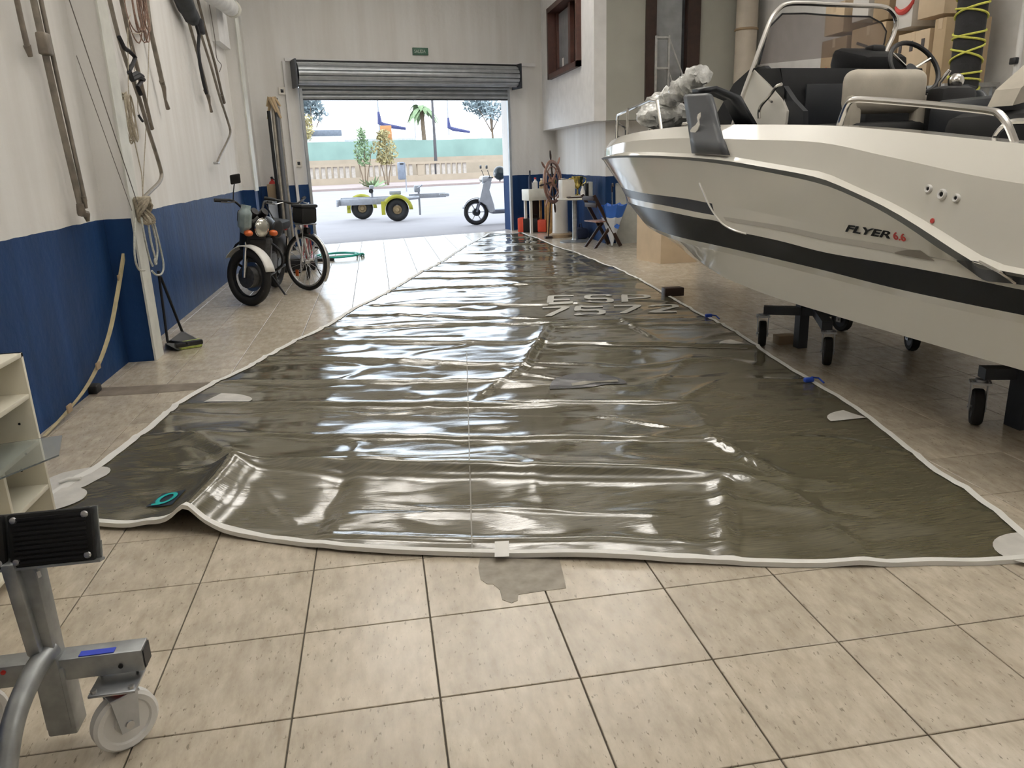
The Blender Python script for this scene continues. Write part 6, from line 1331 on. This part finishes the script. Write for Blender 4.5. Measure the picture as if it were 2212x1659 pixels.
# ---- white scooter, front wheel towards the left
s0 = FZ(1030, 486, -.03); t = thing('scooter', (s0.x, s0.y, -.03), 'white motor scooter with a dark helmet on its seat outside the door', 'scooter', rz=math.atan2(.10, 1))
def so_(name, m, f, ang=40): mb = MB(); f(mb); return mb.build(name, m, t, ang)
fw_ = so_('tyre', 'rubber', lambda b: b.ring((0, 0, .30), (0, 1, 0), .255, .045, 32, 8)); mb = MB(); mb.ring((0, 0, .30), (0, 1, 0), .205, .014, 28, 6); mb.build('rim', 'bike_silver', fw_)
for i in range(6): mb = MB(); a = i*pi/3; mb.cyl((0, 0, .30), (.2*cos(a), 0, .3+.2*sin(a)), .012, n=6); mb.build('spoke', 'bike_silver', fw_)
mb = MB(); mb.cyl((0, -.05, .30), (0, .05, .30), .09, n=16); mb.build('brake_disc', 'dark_trim', fw_)
rw_ = so_('tyre', 'rubber', lambda b: b.ring((1.25, 0, .29), (0, 1, 0), .235, .055, 32, 8)); mb = MB(); mb.cyl((1.25, -.04, .29), (1.25, .04, .29), .18, n=20); mb.build('rim', 'scooter_grey', rw_)
so_('fork', 'scooter_grey', lambda b: b.tube([(0, .07, .30), (.12, .07, .62)], .025, 8).tube([(0, -.07, .30), (.12, -.07, .62)], .025, 8))
so_('front_mudguard', 'scooter_white', lambda b: b.lathe([(.32, -.07), (.345, 0), (.32, .07)], (0, 0, .30), (0, 1, 0), 16, 0, 2*pi-.001) if False else b.grid([[V((cos(a)*.34, y_, .30+sin(a)*.34)) for y_ in (-.07, -.04, .04, .07)] for a in [radians(20+i*12) for i in range(13)]])).modifiers.new('t', 'SOLIDIFY').thickness = .02
so_('leg_shield', 'scooter_white', lambda b: b.prism([(.05, .55), (.16, .95), (.28, 1.02), (.36, .98), (.30, .80), (.40, .45), (.42, .30), (.30, .28), (.22, .45), (.12, .52)], (0, 0, 0), (1, 0, 0), (0, 0, 1), .34))
so_('headset', 'scooter_white', lambda b: b.rbox((.26, 0, 1.05), (.24, .34, .14), .05)); so_('headlight', 'lens', lambda b: b.sphere((.14, 0, 1.04), (.03, .09, .06), 12, 8))
so_('handlebar', 'black_plastic', lambda b: b.tube([(.34, -.33, 1.08), (.28, 0, 1.08), (.34, .33, 1.08)], .018, 8)); so_('mirror', 'dark_trim', lambda b: b.tube([(.3, .28, 1.08), (.24, .3, 1.25)], .008, 6).rbox((.22, .3, 1.32), (.03, .12, .08), .02)); so_('mirror', 'dark_trim', lambda b: b.tube([(.3, -.28, 1.08), (.24, -.3, 1.25)], .008, 6).rbox((.22, -.3, 1.32), (.03, .12, .08), .02))
so_('floorboard', 'scooter_grey', lambda b: b.rbox((.62, 0, .30), (.55, .34, .10), .03)); so_('body', 'scooter_white', lambda b: b.prism([(.80, .30), (.86, .62), (.95, .74), (1.7, .78), (1.72, .62), (1.45, .48), (1.1, .32)], (0, 0, 0), (1, 0, 0), (0, 0, 1), .30)); so_('seat', 'scooter_grey', lambda b: b.rbox((1.22, 0, .80), (.72, .30, .12), .05)); so_('exhaust', 'scooter_grey', lambda b: b.tube([(.95, -.18, .28), (1.5, -.18, .36)], [.04, .06], 10)); so_('stand', 'pole_dark', lambda b: b.tube([(.75, .15, .25), (.8, .2, .01)], .015, 6).tube([(.75, -.15, .25), (.8, -.2, .01)], .015, 6))
hq = t.matrix_basis@V((.56, -.02, 1.12))
h = thing('helmet', (s0.x+.60, s0.y+.04, 1.0), 'dark open-face helmet hanging on the scooter handlebar', 'helmet'); MB().sphere((0, 0, .14), (.15, .14, .16), 18, 12).build('shell', 'helmet', h); MB().rbox((-.12, 0, .12), (.05, .2, .09), .03).build('visor', 'glass_dark', h); MB().tube([(0, .12, .03), (0, 0, -.05), (0, -.12, .03)], .01, 6).build('strap', 'strap_black', h)
